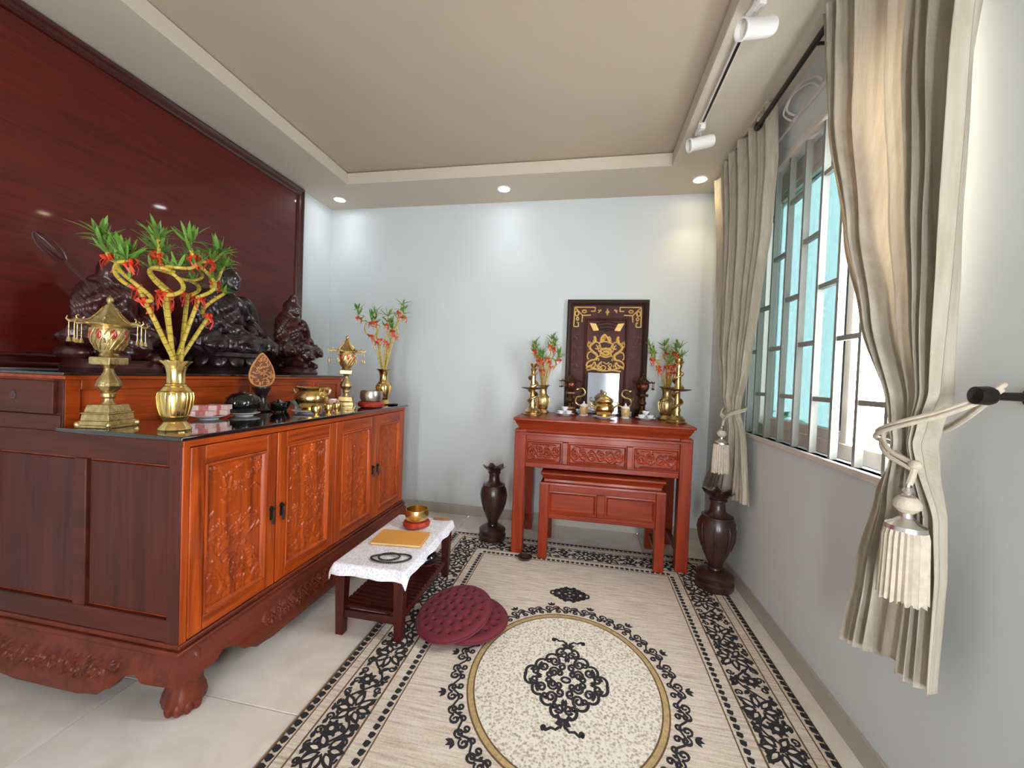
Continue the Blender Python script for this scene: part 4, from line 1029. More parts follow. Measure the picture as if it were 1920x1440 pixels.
# scalloped trim near the wall-side edge
tr = MB()
def trim(u, v, off):
    u0 = 0.865 + 0.01 * abs(sin(v * 130)) + (0.03 if u > 0.5 else 0) * u
    p = npt(u0 + u * 0.022, v * 0.52); return (p[0] - 0.004 - off, p[1], p[2])
tr.slab(lambda u, v: trim(u, v, 0.0012), lambda u, v: trim(u, v, 0), 4, 320).build('lace_trim', MAT['linen'], nc)
FL = [(3.1, -0.19), (2.33, -0.345), (1.68, -0.483), (1.32, -0.658), (1.234, -0.79), (1.18, -0.80), (0.96, -0.592), (0.515, -0.14)]
FR = [(3.1, -1.22), (2.675, -1.27), (2.33, -1.249), (1.92, -1.15), (1.47, -1.041), (1.26, -0.945), (1.2, -0.945), (1.12, -1.0), (0.65, -1.07)]
fc, fpt = curtain('curtain', FL, FR, 3.045, [(0, 0.52), (0.6, 0.63), (0.66, 0.61), (1, 0.64)],
    [(3.0, -0.095), (1.6, -0.095), (1.22, -0.095), (1.0, -0.07), (0.5, -0.055)], [(3.0, 0.038), (1.7, 0.034), (1.25, 0.028), (1.0, 0.028), (0.5, 0.024)], 9, 9,
    'far linen curtain tied back in the corner by the altar table')
# rods
t = thing('curtain_rod', (-0.12, -1.09, 2.965), 'dark metal curtain rod above the window', 'curtain rod')
k = MB().lathe([(0.0, 0.0), (0.017, 0.0), (0.02, 0.01), (0.02, 0.04), (0.014, 0.045), (0.014, 1.9), (0.0, 1.9)], 18); k.v = [(p[0], -p[2], p[1]) for p in k.v]
k.build('rod', MAT['black_metal'], t)
for yy in (-0.62, -1.75):
    br = MB(); br.tube([(0, yy, 0), (0.06, yy, 0.0), (0.118, yy, 0.0)], 0.008, 8); br.box(0.112, 0.12, yy - 0.02, yy + 0.02, -0.03, 0.03); br.build('bracket', MAT['black_metal'], t)
t = thing('curtain_track', (-0.1, -0.72, H), 'slim white track on the ceiling border holding the far curtain', 'curtain track')
MB().box(-0.012, 0.012, -0.46, 0.54, -0.014, 0.0).build('rail', MAT['soffit'], t, bevel=0.002)

# wall hook, cords and tassels
t = thing('holdback_knob', (0, -2.575, 1.395), 'black round curtain holdback on the plain wall', 'holdback')
k = MB().lathe([(0.0, 0.0), (0.026, 0.0), (0.026, 0.008), (0.011, 0.012), (0.010, 0.085), (0.021, 0.09), (0.024, 0.10), (0.022, 0.125), (0.0, 0.13)], 24); k.v = [(-p[2], p[0], p[1]) for p in k.v]
k.build('knob', MAT['black_metal'], t)
def tieback(label, knot, loop_pts):
    t = thing('tassel_tieback', knot, label, 'tieback', 'cord tiebacks with tassels')
    K = Vector(knot)
    for dz, dx in ((0.0, 0.0), (-0.014, -0.005)):
        MB().tube(smooth_path([Vector(p) + Vector((dx, 0, dz)) - K for p in loop_pts], 7), 0.0062, 8).build('cord', MAT['rope'], t)
    kn = MB(); kn.ell((0, 0, 0), (0.015, 0.017, 0.014), 12, 8); kn.tube([(0, 0, 0), (-0.008, -0.004, -0.03), (-0.012, 0, -0.055)], 0.008, 8)
    kn.build('knot', MAT['rope'], t)
    tz = -0.05
    MB().tube([(-0.012, 0.0, tz + 0.02), (-0.014, 0.0, tz - 0.02)], 0.004, 6).build('hook', MAT['silver'], t)
    MB().lathe([(0.0, 0.0), (0.008, -0.002), (0.013, -0.012), (0.010, -0.02), (0.014, -0.024), (0.0, -0.025)], 20, (-0.014, 0, tz - 0.012)).build('finial', MAT['silver'], t)
    MB().lathe([(0.0, 0.0), (0.02, -0.004), (0.031, -0.02), (0.030, -0.034), (0.016, -0.048), (0.0, -0.05)], 24, (-0.014, 0, tz - 0.036)).build('bead', MAT['rope'], t)
    MB().lathe([(0.0, 0.0), (0.014, 0.0), (0.015, -0.012), (0.03, -0.026), (0.044, -0.034), (0.046, -0.046), (0.0, -0.047)], 28, (-0.014, 0, tz - 0.085)).build('cap', MAT['silver'], t)
    R = random.Random(4)
    jit = [R.uniform(-0.012, 0.006) for _ in range(96)]
    MB().lathe([(0.0, 0.0), (0.043, 0.0), (0.047, -0.02), (0.049, -0.1), (0.052, -0.19), (0.0, -0.185)], 96, (-0.014, 0, tz - 0.13), 24, 0.06,
        lambda i, a: (0, jit[int(a / 2 / PI * 96) % 96] if i == 4 else 0)).build('fringe', MAT['rope'], t, ang=70)
    return t
tieback('cream cord tieback with silver-capped tassel on the near curtain', (-0.172, -2.475, 1.195),
    [(-0.172, -2.475, 1.195), (-0.19, -2.40, 1.225), (-0.165, -2.345, 1.265), (-0.10, -2.335, 1.28), (-0.055, -2.36, 1.285), (-0.05, -2.42, 1.31), (-0.06, -2.50, 1.36), (-0.065, -2.57, 1.42), (-0.085, -2.585, 1.415),
     (-0.10, -2.57, 1.395), (-0.15, -2.52, 1.35), (-0.195, -2.45, 1.312), (-0.205, -2.39, 1.285), (-0.175, -2.335, 1.262), (-0.12, -2.325, 1.245), (-0.16, -2.39, 1.215), (-0.172, -2.475, 1.195)])
tieback('cream cord tieback with tassel on the far curtain', (-0.15, -0.875, 1.175),
    [(-0.15, -0.875, 1.175), (-0.155, -0.82, 1.2), (-0.12, -0.775, 1.235), (-0.06, -0.78, 1.25), (-0.035, -0.86, 1.255), (-0.05, -0.955, 1.245), (-0.11, -0.965, 1.225), (-0.15, -0.92, 1.195), (-0.15, -0.875, 1.175)])
# ================================================================== brass lanterns
def lantern(loc, label, s=1.0, rz=0.0, mat=None, group='brass altar lanterns', name='brass_lantern'):
    B = mat or MAT['brass_cast']
    t = thing(name, loc, label, 'lantern', group, rz)
    bs = MB()
    for h0, h1, w0, w1 in ((0, 0.012, 0.105, 0.105), (0.012, 0.03, 0.098, 0.094), (0.03, 0.06, 0.088, 0.084), (0.06, 0.066, 0.09, 0.09), (0.066, 0.1, 0.078, 0.068)): bs.tbox((0, 0, h0), (w0, w0), (w1, w1), h1 - h0)
    for k in range(4):
        a = PI / 4 + k * PI / 2; bs.ell((0.135 * cos(a), 0.135 * sin(a), 0.014), (0.016, 0.016, 0.014), 8, 6)
    bs.build('base', B, t, bevel=0.003)
    MB().lathe([(0.0, 0.098), (0.036, 0.1), (0.026, 0.112), (0.024, 0.124), (0.034, 0.132), (0.036, 0.146), (0.03, 0.152), (0.05, 0.165), (0.062, 0.18), (0.057, 0.2), (0.038, 0.222), (0.026, 0.24), (0.022, 0.256), (0.03, 0.268), (0.04, 0.272), (0.0, 0.273)], 40, (0, 0, 0), 8, 0.05).build('baluster', B, t)
    MB().box(-0.066, 0.066, -0.066, 0.066, 0.272, 0.306).build('collar', B, t, bevel=0.005)
    MB().lathe([(0.0, 0.305), (0.045, 0.307), (0.05, 0.314), (0.044, 0.322), (0.06, 0.34), (0.082, 0.37), (0.092, 0.4), (0.09, 0.425), (0.078, 0.442), (0.06, 0.446), (0.0, 0.446)], 40, (0, 0, 0), 20, 0.012).build('globe', B, t)
    rg = MB().ell((0, 0, 0), (0.017, 0.007, 0.022), 14, 8).mesh('red_window', MAT['red_glass'])
    for k in range(8):
        a = k * PI / 4 + 0.2; link('red_window', rg, t, (0.088 * cos(a), 0.088 * sin(a), 0.405), (0, 0, a + PI / 2))
    # openwork ribs round the globe
    rb = MB()
    for k in range(16):
        a = k * PI / 8; rb.tube([(r * cos(a + 0.25 * q), r * sin(a + 0.25 * q), z) for q, (r, z) in enumerate(((0.062, 0.338), (0.085, 0.37), (0.0945, 0.4), (0.091, 0.43)))], 0.003, 5)
    rb.build('openwork', B, t)
    MB().lathe([(0.0, 0.436), (0.1, 0.44), (0.122, 0.446), (0.118, 0.452), (0.085, 0.468), (0.055, 0.492), (0.032, 0.52), (0.02, 0.535), (0.0, 0.537)], 6).build('roof', B, t, ang=20)
    for k in range(6):
        a = k * PI / 3; MB().tube([(r * cos(a), r * sin(a), z) for r, z in ((0.03, 0.524), (0.06, 0.492), (0.09, 0.469), (0.12, 0.455))], 0.004, 6).build('roof_rib', B, t)
    MB().lathe([(0.0, 0.532), (0.02, 0.534), (0.012, 0.542), (0.019, 0.552), (0.017, 0.563), (0.006, 0.572), (0.0, 0.58)], 20).build('finial', B, t)
    bell = MB().lathe([(0.0, 0.0), (0.006, -0.002), (0.009, -0.012), (0.012, -0.022), (0.0, -0.022)], 14).mesh('bell', B)
    for k in range(6):
        a = k * PI / 3 + 0.1
        P = lambda r, z: (r * cos(a), r * sin(a), z)
        arm = MB().tube([P(0.10, 0.45), P(0.13, 0.456), P(0.16, 0.456), P(0.185, 0.45), P(0.198, 0.458), P(0.192, 0.47)], [0.005, 0.008, 0.009, 0.007, 0.005, 0.003], 8)
        arm.tube([P(0.15, 0.46), P(0.155, 0.472), P(0.145, 0.478)], 0.004, 6)
        ao = arm.build('bracket_arm', B, t)
        for r in (0.162, 0.186):
            ch = MB().tube([P(r, 0.45), P(r, 0.385)], 0.0022, 5).build('chain', B, ao)
            link('bell', bell, ao, P(r, 0.386))
    t.scale = (s, s, s)
    return t
ln0 = lantern((-3.085, -2.415, ZL), 'tall brass pagoda lantern at the near end of the black countertop', 0.97, math.radians(12)); ln0.scale = (0.66, 0.66, 0.97)
l1 = dup(ln0, (-2.755, -1.215, ZL), 0.5, 'brass pagoda lantern near the middle of the black countertop beside the incense bowl'); l1.scale = (0.62, 0.62, 0.915)
def lit(o, mat_from, mat_to):
    for c in o.children_recursive:
        if c.type == 'MESH' and c.data.materials and c.data.materials[0] == mat_from: c.data = c.data.copy(); c.data.materials[0] = mat_to
MAT['bronze'] = plain('dark_bronze', srgb(92, 62, 42), 0.35, metal=0.8, var=0.3, scale=40)
l2_ = dup(ln0, (-1.215, -0.165, AZ), 0.3, 'small bronze pagoda lantern at the window-far side of the gilded plaque'); l2_.scale = (0.55, 0.55, 0.65); l2_['group'] = 'small bronze lanterns on the altar table'
lit(l2_, MAT['brass_cast'], MAT['bronze'])
l3_ = clone(l2_); l3_.location = (-0.591, -0.165, AZ); l3_['label'] = 'small bronze pagoda lantern between the plaque and the vase nearest the window'; l3_.scale = (0.55, 0.55, 0.67)
l2_['label'] = 'small bronze pagoda lantern between the plaque and the vase farthest from the window'

# ================================================================== brass vases with lucky bamboo
def brass_vase(loc, label, s=1.0, cast=False):
    t = thing('brass_vase', loc, label, 'vase', 'brass vases holding bamboo')
    B = MAT['brass_cast'] if cast else MAT['brass']
    MB().lathe([(0.0, 0.0), (0.072, 0.0), (0.075, 0.008), (0.07, 0.018), (0.06, 0.028), (0.05, 0.038), (0.0, 0.04)], 40, (0, 0, 0), 10, 0.025).build('foot', B, t)
    def wob(i, a):
        f = {8: 0.5, 9: 1.0, 10: 1.0, 11: 0.4}.get(i, 0); return (f * 0.004 * cos(10 * a), f * 0.002 * cos(10 * a))
    MB().lathe([(0.045, 0.036), (0.058, 0.052), (0.074, 0.1), (0.079, 0.14), (0.074, 0.165), (0.052, 0.186), (0.042, 0.2), (0.041, 0.24), (0.05, 0.27), (0.07, 0.287), (0.072, 0.292), (0.06, 0.289), (0.036, 0.24), (0.036, 0.2), (0.0, 0.19)], 60, (0, 0, 0), 0, 0, wob).build('body', B, t)
    for z, r in ((0.186, 0.053), (0.196, 0.046), (0.165, 0.075), (0.062, 0.062)):
        ring_lathe(MB(), [(r - 0.003, -0.003), (r + 0.003, 0), (r - 0.003, 0.003)], 40, (0, 0, z)).build('band', B, t)
    fl = MB()
    for k in range(20):
        a = k * PI / 10; fl.tube([(r * cos(a), r * sin(a), z) for r, z in ((0.063, 0.066), (0.0745, 0.1), (0.0795, 0.14), (0.0755, 0.16))], 0.0022, 5)
    fl.build('fluting', B, t)
    t.scale = (s, s, s); return t
leaf_mesh = {}
def leaf_shape(L_, w, bend):
    def f(u, v, o):
        x = L_ * v; ww = w * (sin(PI * min(v * 0.92 + 0.08, 1)) ** 0.8)
        return ((u - 0.5) * ww, x * cos(bend * v), x * sin(bend * v) + 0.15 * abs(u - 0.5) * ww + o)
    return MB().slab(lambda u, v: f(u, v, 0.0006), lambda u, v: f(u, v, 0), 3, 6)
for i_, (L_, w_, bd_) in enumerate(((0.085, 0.015, 0.2), (0.07, 0.013, -0.5), (0.06, 0.014, 0.5), (0.1, 0.013, -0.25))): leaf_mesh[i_] = leaf_shape(L_, w_, bd_).mesh('leaf', MAT['plant_leaf'])
def bow_mesh(s=1.0, seed=0):
    R = random.Random(seed); mb = MB()
    for k in range(6):
        a = R.uniform(0, 2 * PI); l = R.uniform(0.02, 0.04) * s; dz = R.uniform(0.2, 1.0)
        p = [(0, 0, 0), (l * 0.6 * cos(a), l * 0.6 * sin(a), l * dz * 0.6), (l * cos(a), l * sin(a), l * dz * 0.2), (l * 0.5 * cos(a + .4), l * 0.5 * sin(a + .4), -l * 0.2), (0, 0, 0)]
        mb.tube(smooth_path(p, 4), 0.006 * s, 6, flat=0.3)
    for k in range(5):
        a = R.uniform(0, 2 * PI); l = R.uniform(0.03, 0.075) * s
        mb.tube(smooth_path([(0.014 * s * cos(a), 0.014 * s * sin(a), 0), (0.03 * s * cos(a), 0.03 * s * sin(a), -l * .4), (0.026 * s * cos(a + .5), 0.026 * s * sin(a + .5), -l)], 3), 0.004 * s, 5, flat=0.35)
    mb.lathe([(0.0, -0.01 * s), (0.014 * s, -0.009 * s), (0.016 * s, 0), (0.014 * s, 0.009 * s), (0.0, 0.01 * s)], 12)
    return mb.mesh('ribbon', MAT['red'])
BOWS = [bow_mesh(1, q) for q in range(4)]
BOWS_S = [bow_mesh(0.75, q) for q in range(3)]
RING = MB().lathe([(1.02, -0.16), (1.09, 0), (1.02, 0.16)], 10).mesh('joint_ring', MAT['stem_dark'])
ORD = ('first', 'second', 'third', 'fourth', 'fifth', 'sixth', 'seventh', 'eighth')
def stalk(base, knee, top, seed, label, group, r=0.0088, helix=0.035, turns=1.4, near=True):
    R = random.Random(seed); B = Vector(base); K = Vector(knee) - B; T = Vector(top) - B
    t = thing('bamboo_stalk', base, label, 'bamboo', group)
    pts = [Vector((0, 0, -0.1)), Vector((K.x * 0.03, K.y * 0.03, 0.0)), K * 0.33, K * 0.7, K]
    pts[0] = Vector((0, 0, -0.10 if near else -0.07))
    n = 14; ph = R.uniform(0, 6.28)
    for k in range(1, n + 1):
        f = k / n; c = K.lerp(T, f); rr = helix * sin(PI * min(f * 1.15, 1)) ** 0.6 if f < 0.87 else helix * 0.3
        a = ph + turns * 2 * PI * f
        pts.append(c + Vector((rr * cos(a), rr * sin(a), -0.02 * sin(2 * PI * f * turns))))
    path = smooth_path(pts, 3)
    rad = [r * (1 - 0.35 * k / len(path)) for k in range(len(path))]
    MB().tube(path, rad, 8).build('stem', MAT['stem'], t)
    j = MB(); acc = 0; step = 0.026 if near else 0.04
    for k in range(1, len(path) - 1):
        acc += (path[k] - path[k - 1]).length
        if acc > step:
            acc = 0; d = (path[k + 1] - path[k]).normalized() * 0.0018
            if near:
                ro = link('joint_ring', RING, t, path[k], d.to_track_quat('Z', 'Y').to_euler()); ro.scale = (rad[k],) * 3
            else: j.tube([path[k] - d, path[k] + d], rad[k] * 1.09, 8)
    if not near: j.build('joint_rings', MAT['stem_dark'], t)['kind'] = 'stuff'
    def tuft(P, m, sc):
        for q in range(m):
            a = R.uniform(0, 2 * PI); el_ = R.uniform(0.15, 1.2)
            lo = link('leaf', leaf_mesh[R.randrange(4)], t, P, (el_, R.uniform(-.3, .3), a)); lo.scale = (sc, sc, sc)
    E_ = path[-1]
    if near:
        tuft(E_, 15, 1.0)
        for q_, m_, s_ in ((4, 11, 0.95), (8, 9, 0.9), (13, 8, 0.8), (19, 6, 0.75), (26, 5, 0.65)): tuft(path[-q_], m_, s_)
        for P in (K, path[int(len(path) * 0.82)]): link('ribbon', BOWS[R.randrange(4)], t, P, (0, 0, R.uniform(0, 6))).scale = (0.8, 0.8, 0.8)
    else:
        tuft(E_, 8, 1.0); tuft(path[-6], 6, 0.95); tuft(path[-12], 4, 0.85)
        for P in ((K, path[int(len(path) * 0.85)]) if R.random() < .75 else (K,)): link('ribbon', BOWS_S[R.randrange(3)], t, P, (0, 0, R.uniform(0, 6)))
    return t
VN = (-2.766, -2.392)
NEAR_ORD = {0: 'first', 1: 'second', 2: 'third', 6: 'fourth', 3: 'fifth', 4: 'sixth', 7: 'seventh', 5: 'eighth'}
brass_vase((VN[0], VN[1], ZL), 'tall fluted brass vase with bamboo at the near corner of the countertop').scale = (0.76, 0.76, 1.0)
for k, (ky, kz, ty, tz, dx) in enumerate(((-2.535, 1.63, -2.645, 1.80, 0.03), (-2.50, 1.69, -2.585, 1.84, -0.05), (-2.475, 1.655, -2.525, 1.85, 0.04), (-2.425, 1.69, -2.42, 1.865, -0.03),
                                          (-2.335, 1.68, -2.30, 1.90, 0.04), (-2.255, 1.615, -2.195, 1.84, 0.0), (-2.50, 1.66, -2.46, 1.86, 0.08), (-2.31, 1.70, -2.225, 1.86, -0.05))):
    a = 2 * PI * k / 8
    stalk((VN[0] + 0.013 * cos(a), VN[1] + 0.014 * (ky - VN[1]) / 0.12, ZL + 0.285), (VN[0] + dx, ky, kz), (VN[0] + dx * 2, ty, tz), 20 + k,
          'lucky bamboo in the near countertop vase, ' + NEAR_ORD[k] + ' from the lantern side', 'bamboo in the near countertop vase', helix=0.04, turns=1.4 + 0.25 * (k % 4))
def bunch(c, mouth, topz, spread, n, seed, label, group, r=0.006):
    R = random.Random(seed)
    order = sorted(range(n), key=lambda q: cos(2 * PI * q / n + 0.2))
    for k in range(n):
        lab = '%s, %s from its left' % (label, ORD[order.index(k)])
        a = 2 * PI * k / n + R.uniform(-.15, .15); d = spread * R.uniform(0.55, 1.0)
        tz = topz - R.uniform(0, 0.16)
        kz = mouth + (tz - mouth) * R.uniform(0.48, 0.62)
        stalk((c[0] + 0.014 * cos(a), c[1] + 0.014 * sin(a), mouth), (c[0] + 0.5 * d * cos(a), c[1] + 0.5 * d * sin(a), kz), (c[0] + d * cos(a), c[1] + d * sin(a), tz), seed * 31 + k, lab, group, r, 0.022, 1.6, False)
VF = (-2.76, -0.68)
vf = brass_vase((VF[0], VF[1], ZL), 'slim brass vase with bamboo at the far end of the countertop', 1.0); vf.scale = (0.78, 0.78, 1.02)
bunch(VF, ZL + 0.295, 1.97, 0.235, 7, 3, 'lucky bamboo in the far countertop vase', 'bamboo in the far countertop vase')
v1 = brass_vase((-1.455, -0.235, AZ), 'brass vase with bamboo on the altar table end nearer the cabinet', 0.86, True); v1.scale = (0.8, 0.8, 0.86)
bunch((-1.455, -0.235), AZ + 0.25, 1.72, 0.15, 7, 5, 'lucky bamboo in the altar table vase nearer the cabinet', 'bamboo in the altar vase nearer the cabinet')
v2 = brass_vase((-0.405, -0.25, AZ), 'brass vase with bamboo on the altar table end nearer the window', 0.9, True); v2.scale = (0.88, 0.88, 0.95)
bunch((-0.405, -0.25), AZ + 0.27, 1.71, 0.17, 7, 7, 'lucky bamboo in the altar table vase nearer the window', 'bamboo in the altar vase nearer the window')

# ================================================================== brass candlesticks with coiled dragons
def candlestick(loc, label, h, rz=0):
    t = thing('brass_candlestick', loc, label, 'candlestick', 'dragon candlesticks on the altar table', rz)
    s = h / 0.45
    MB().lathe([(0.0, 0.0), (0.072, 0.0), (0.074, 0.01), (0.06, 0.02), (0.064, 0.03), (0.05, 0.045), (0.034, 0.06), (0.0, 0.062)], 32, (0, 0, 0), 8, 0.04).build('base', MAT['brass_cast'], t)
    MB().lathe([(0.0, 0.055), (0.032, 0.058), (0.024, 0.08), (0.03, 0.1), (0.022, 0.12), (0.02, 0.22 * s), (0.03, 0.235 * s), (0.024, 0.26 * s), (0.018, 0.38 * s), (0.026, 0.4 * s), (0.02, 0.415 * s), (0.0, 0.416 * s)], 24).build('column', MAT['brass'], t)
    dr = []
    for k in range(60):
        f = k / 59; a = 2 * PI * 3 * f; dr.append((0.034 * cos(a), 0.034 * sin(a), 0.07 + 0.3 * s * f))
    MB().tube(dr, [0.006 + 0.008 * sin(PI * k / 59) for k in range(60)], 8).build('dragon', MAT['brass_cast'], t)
    MB().lathe([(0.0, 0.222 * s), (0.06, 0.226 * s), (0.098, 0.236 * s), (0.1, 0.24 * s), (0.06, 0.234 * s), (0.0, 0.232 * s)], 36).build('drip_pan', MAT['bronze'], t)
    MB().lathe([(0.0, 0.41 * s), (0.014, 0.41 * s), (0.026, 0.43 * s), (0.03, 0.45 * s), (0.024, 0.448 * s), (0.0, 0.43 * s)], 24).build('cup', MAT['brass'], t)
    return t
candlestick((-1.515, -0.475, AZ), 'tall brass dragon candlestick on the altar table end nearer the cabinet', 0.43)
candlestick((-0.374, -0.488, AZ), 'tall brass dragon candlestick on the altar table end nearer the window', 0.5, 0.7)
# ================================================================== carved seated statues on the raised tier
def sculpt(name, mb, mat, parent, voxel, iters, fold=None):
    """fuse overlapping masses into one continuous surface and cut drapery folds into it"""
    tmp = bpy.data.objects.new('tmp', mb.mesh('tmp', None, False)); COL.objects.link(tmp)
    r = tmp.modifiers.new('r', 'REMESH'); r.mode = 'VOXEL'; r.voxel_size = voxel
    s = tmp.modifiers.new('s', 'SMOOTH'); s.iterations = iters; s.factor = 0.5
    dg = bpy.context.evaluated_depsgraph_get()
    me = bpy.data.meshes.new_from_object(tmp.evaluated_get(dg))
    bpy.data.objects.remove(tmp)
    if fold:
        n = len(me.vertices); co = np.empty(n * 3); me.vertices.foreach_get('co', co); no = np.empty(n * 3); me.vertices.foreach_get('normal', no)
        co = co.reshape(-1, 3); no = no.reshape(-1, 3)
        co += no * fold(co)[:, None]
        me.vertices.foreach_set('co', co.ravel()); me.update()
    me.materials.clear(); me.materials.append(mat)
    me.polygons.foreach_set('use_smooth', [True] * len(me.polygons))
    me.name = name
    return link(name, me, parent)
def cap(mb, a, c, r0, r1, n=7):
    A, C_ = Vector(a), Vector(c)
    for k in range(n):
        f = k / (n - 1); p = A.lerp(C_, f); r = r0 + (r1 - r0) * f; mb.ell(p, (r, r, r), 12, 8)
def seated(mb, S_, zb, hands='lap', hood=False):
    e = lambda c, r: mb.ell((c[0] * S_, c[1] * S_, zb + c[2] * S_), tuple(q * S_ for q in r))
    cp = lambda a, c, r0, r1: cap(mb, (a[0] * S_, a[1] * S_, zb + a[2] * S_), (c[0] * S_, c[1] * S_, zb + c[2] * S_), r0 * S_, r1 * S_)
    e((0, 0, .07), (.12, .15, .085))
    for s in (-1, 1):
        cp((0, s * .08, .065), (.10, s * .225, .05), .075, .06); cp((.10, s * .225, .05), (.18, -s * .02, .055), .055, .045)
        e((.19, -s * .05, .06), (.035, .05, .025)); e((.06, s * .2, .03), (.14, .09, .035))
        cp((0, s * .12, .31), (.015, s * .175, .19), .052, .045); e((.03, s * .15, .12), (.075, .055, .085))
        if hands == 'lap': cp((.015, s * .175, .19), (.135, s * .045, .125), .042, .03); e((.15, s * .02, .115), (.045, .045, .02))
        elif hands == 'pray': cp((.015, s * .175, .19), (.12, s * .03, .25), .042, .028); e((.125, s * .014, .285), (.018, .012, .045))
        else: cp((.015, s * .175, .19), (.10, s * .13, .24), .042, .03); e((.115, s * .125, .26), (.028, .025, .032))
    e((0, 0, .2), (.09, .12, .15)); e((.012, 0, .27), (.085, .128, .08)); e((-.005, 0, .32), (.06, .12, .045))
    cp((.005, 0, .34), (.012, 0, .39), .042, .038)
    e((.02, 0, .435), (.062, .056, .074)); e((.055, 0, .405), (.028, .034, .03)); e((.084, 0, .432), (.012, .011, .02)); e((.074, 0, .452), (.014, .036, .008)); e((.076, 0, .405), (.012, .017, .007)); e((.07, 0, .385), (.014, .016, .012))
    for s in (-1, 1): e((.012, s * .057, .425), (.016, .011, .034)); e((.074, s * .022, .44), (.008, .011, .006))
    e((0, 0, .505), (.036, .036, .032)); e((.005, 0, .475), (.058, .055, .035))
    if hood:
        e((-.015, 0, .44), (.07, .075, .095)); e((-.03, 0, .34), (.07, .13, .09)); e((.01, 0, .525), (.04, .045, .05))
def drape(S_, zb, k=1.0):
    def f(co):
        x, y, z = co[:, 0] / S_, co[:, 1] / S_, (co[:, 2] - zb) / S_
        tor = np.clip((z - .08) / .05, 0, 1) * np.clip((.37 - z) / .03, 0, 1)
        legs = np.clip((.14 - z) / .05, 0, 1) * np.clip((z + .02) / .02, 0, 1)
        d = .006 * np.sin(70 * (z * .8 + .9 * np.abs(y) + .3 * x)) * tor + .006 * np.sin(60 * (np.hypot(x - .05, y) + .25 * z)) * legs
        d += .004 * np.sin(95 * x + 50 * y) * legs
        d += .005 * (np.abs(np.sin(120 * y + 60 * z + 4 * np.sin(20 * x))) - .5) * tor + .005 * (np.abs(np.sin(110 * x - 70 * y + 3 * np.sin(30 * y))) - .5) * legs
        return d * S_ * k * 1.5
    return f
def lotus(t, r, h, mat):
    MB().lathe([(0.0, 0.0), (r, 0.0), (r * 1.02, h * .12), (r * .93, h * .2), (r * .78, h * .35), (r * .74, h * .5), (r * .8, h * .6), (r * .92, h * .8), (r * .9, h * .97), (0.0, h)], 40).build('pedestal', mat, t)
    pm = MB().ell((0, 0, 0), (r * .17, r * .06, h * .34), 10, 8).mesh('petal', mat)
    for q in range(14):
        a = 2 * PI * q / 14
        o = link('petal', pm, t, (r * .84 * cos(a), r * .84 * sin(a), h * .62), (0.35, 0, a - PI / 2))
SX = -3.47
t = thing('buddha_statue', (SX, -1.505, ZT), 'large dark carved wooden seated Buddha in the middle of the raised tier', 'statue')
lotus(t, 0.25, 0.14, MAT['ebony'])
mb = MB(); seated(mb, 1.10, 0.14); mb.ell((0.02, 0, 0.16), (0.22, 0.27, 0.035), 20, 8)
sculpt('figure', mb, MAT['ebony'], t, 0.007, 2, drape(1.10, 0.14))
t = thing('seated_statue', (SX, -0.90, ZT), 'dark red carved figure riding a crouching beast at the far end of the tier', 'statue', 'attendant statues')
MB().lathe([(0.0, 0.0), (0.17, 0.0), (0.175, 0.02), (0.16, 0.045), (0.165, 0.06), (0.0, 0.062)], 32, (0.01, 0, 0), 0, 0, None, 3).build('pedestal', MAT['statue'], t)
mb = MB()
mb.ell((0.0, 0, 0.115), (0.16, 0.10, 0.065)); mb.ell((0.15, 0, 0.16), (0.05, 0.055, 0.055)); mb.ell((0.19, 0, 0.145), (0.032, 0.036, 0.028)); mb.ell((-0.13, 0, 0.12), (0.05, 0.07, 0.06))
for s in (-1, 1):
    cap(mb, (0.1, s * 0.07, 0.09), (0.18, s * 0.06, 0.07), 0.034, 0.024); mb.ell((0.14, s * 0.045, 0.205), (0.014, 0.012, 0.018)); cap(mb, (-0.08, s * 0.09, 0.1), (0.0, s * 0.12, 0.07), 0.05, 0.026)
    for q in range(4): mb.ell((0.115, s * (0.03 + 0.012 * q), 0.13 + 0.025 * q), (0.022, 0.018, 0.02), 8, 6)
seated(mb, 0.86, 0.155, 'pray', True)
sculpt('figure', mb, MAT['statue'], t, 0.006, 2, drape(0.86, 0.155))
t = thing('seated_statue', (SX - 0.01, -2.135, ZT), 'dark red carved hooded figure holding a staff at the near end of the tier', 'statue', 'attendant statues')
MB().lathe([(0.0, 0.0), (0.17, 0.0), (0.175, 0.02), (0.16, 0.045), (0.165, 0.06), (0.0, 0.062)], 32, (0.01, 0, 0), 0, 0, None, 3).build('pedestal', MAT['statue'], t)
mb = MB()
mb.ell((0.0, 0, 0.10), (0.17, 0.12, 0.06)); mb.ell((0.15, 0.02, 0.14), (0.05, 0.055, 0.05))
for s in (-1, 1): cap(mb, (0.1, s * 0.08, 0.09), (0.18, s * 0.07, 0.07), 0.034, 0.024); mb.ell((-0.02, s * 0.15, 0.09), (0.1, 0.05, 0.04))
seated(mb, 0.84, 0.14, 'hold', True)
sculpt('figure', mb, MAT['statue'], t, 0.006, 2, drape(0.84, 0.14))
stf = MB(); A, B_ = Vector((0.10, -0.02, 0.27)), Vector((0.085, -0.255, 0.50))
stf.tube([A.lerp(B_, q / 6) for q in range(7)], 0.006, 8); stf.build('staff', MAT['statue'], t)
hd = MB(); D = (B_ - A).normalized()
hd.tube([B_ + D * q for q in (-0.005, 0.02, 0.06, 0.10, 0.13)], [0.008, 0.02, 0.024, 0.014, 0.002], 10, flat=0.45)
ri = B_ + D * 0.055; X_ = Vector((1, 0, 0)).cross(D).normalized()
hd.tube([ri + (D * cos(2 * PI * q / 20) * 0.07 + X_ * sin(2 * PI * q / 20) * 0.03) for q in range(20)], 0.004, 6, True)
hd.build('staff_head', MAT['statue'], t)
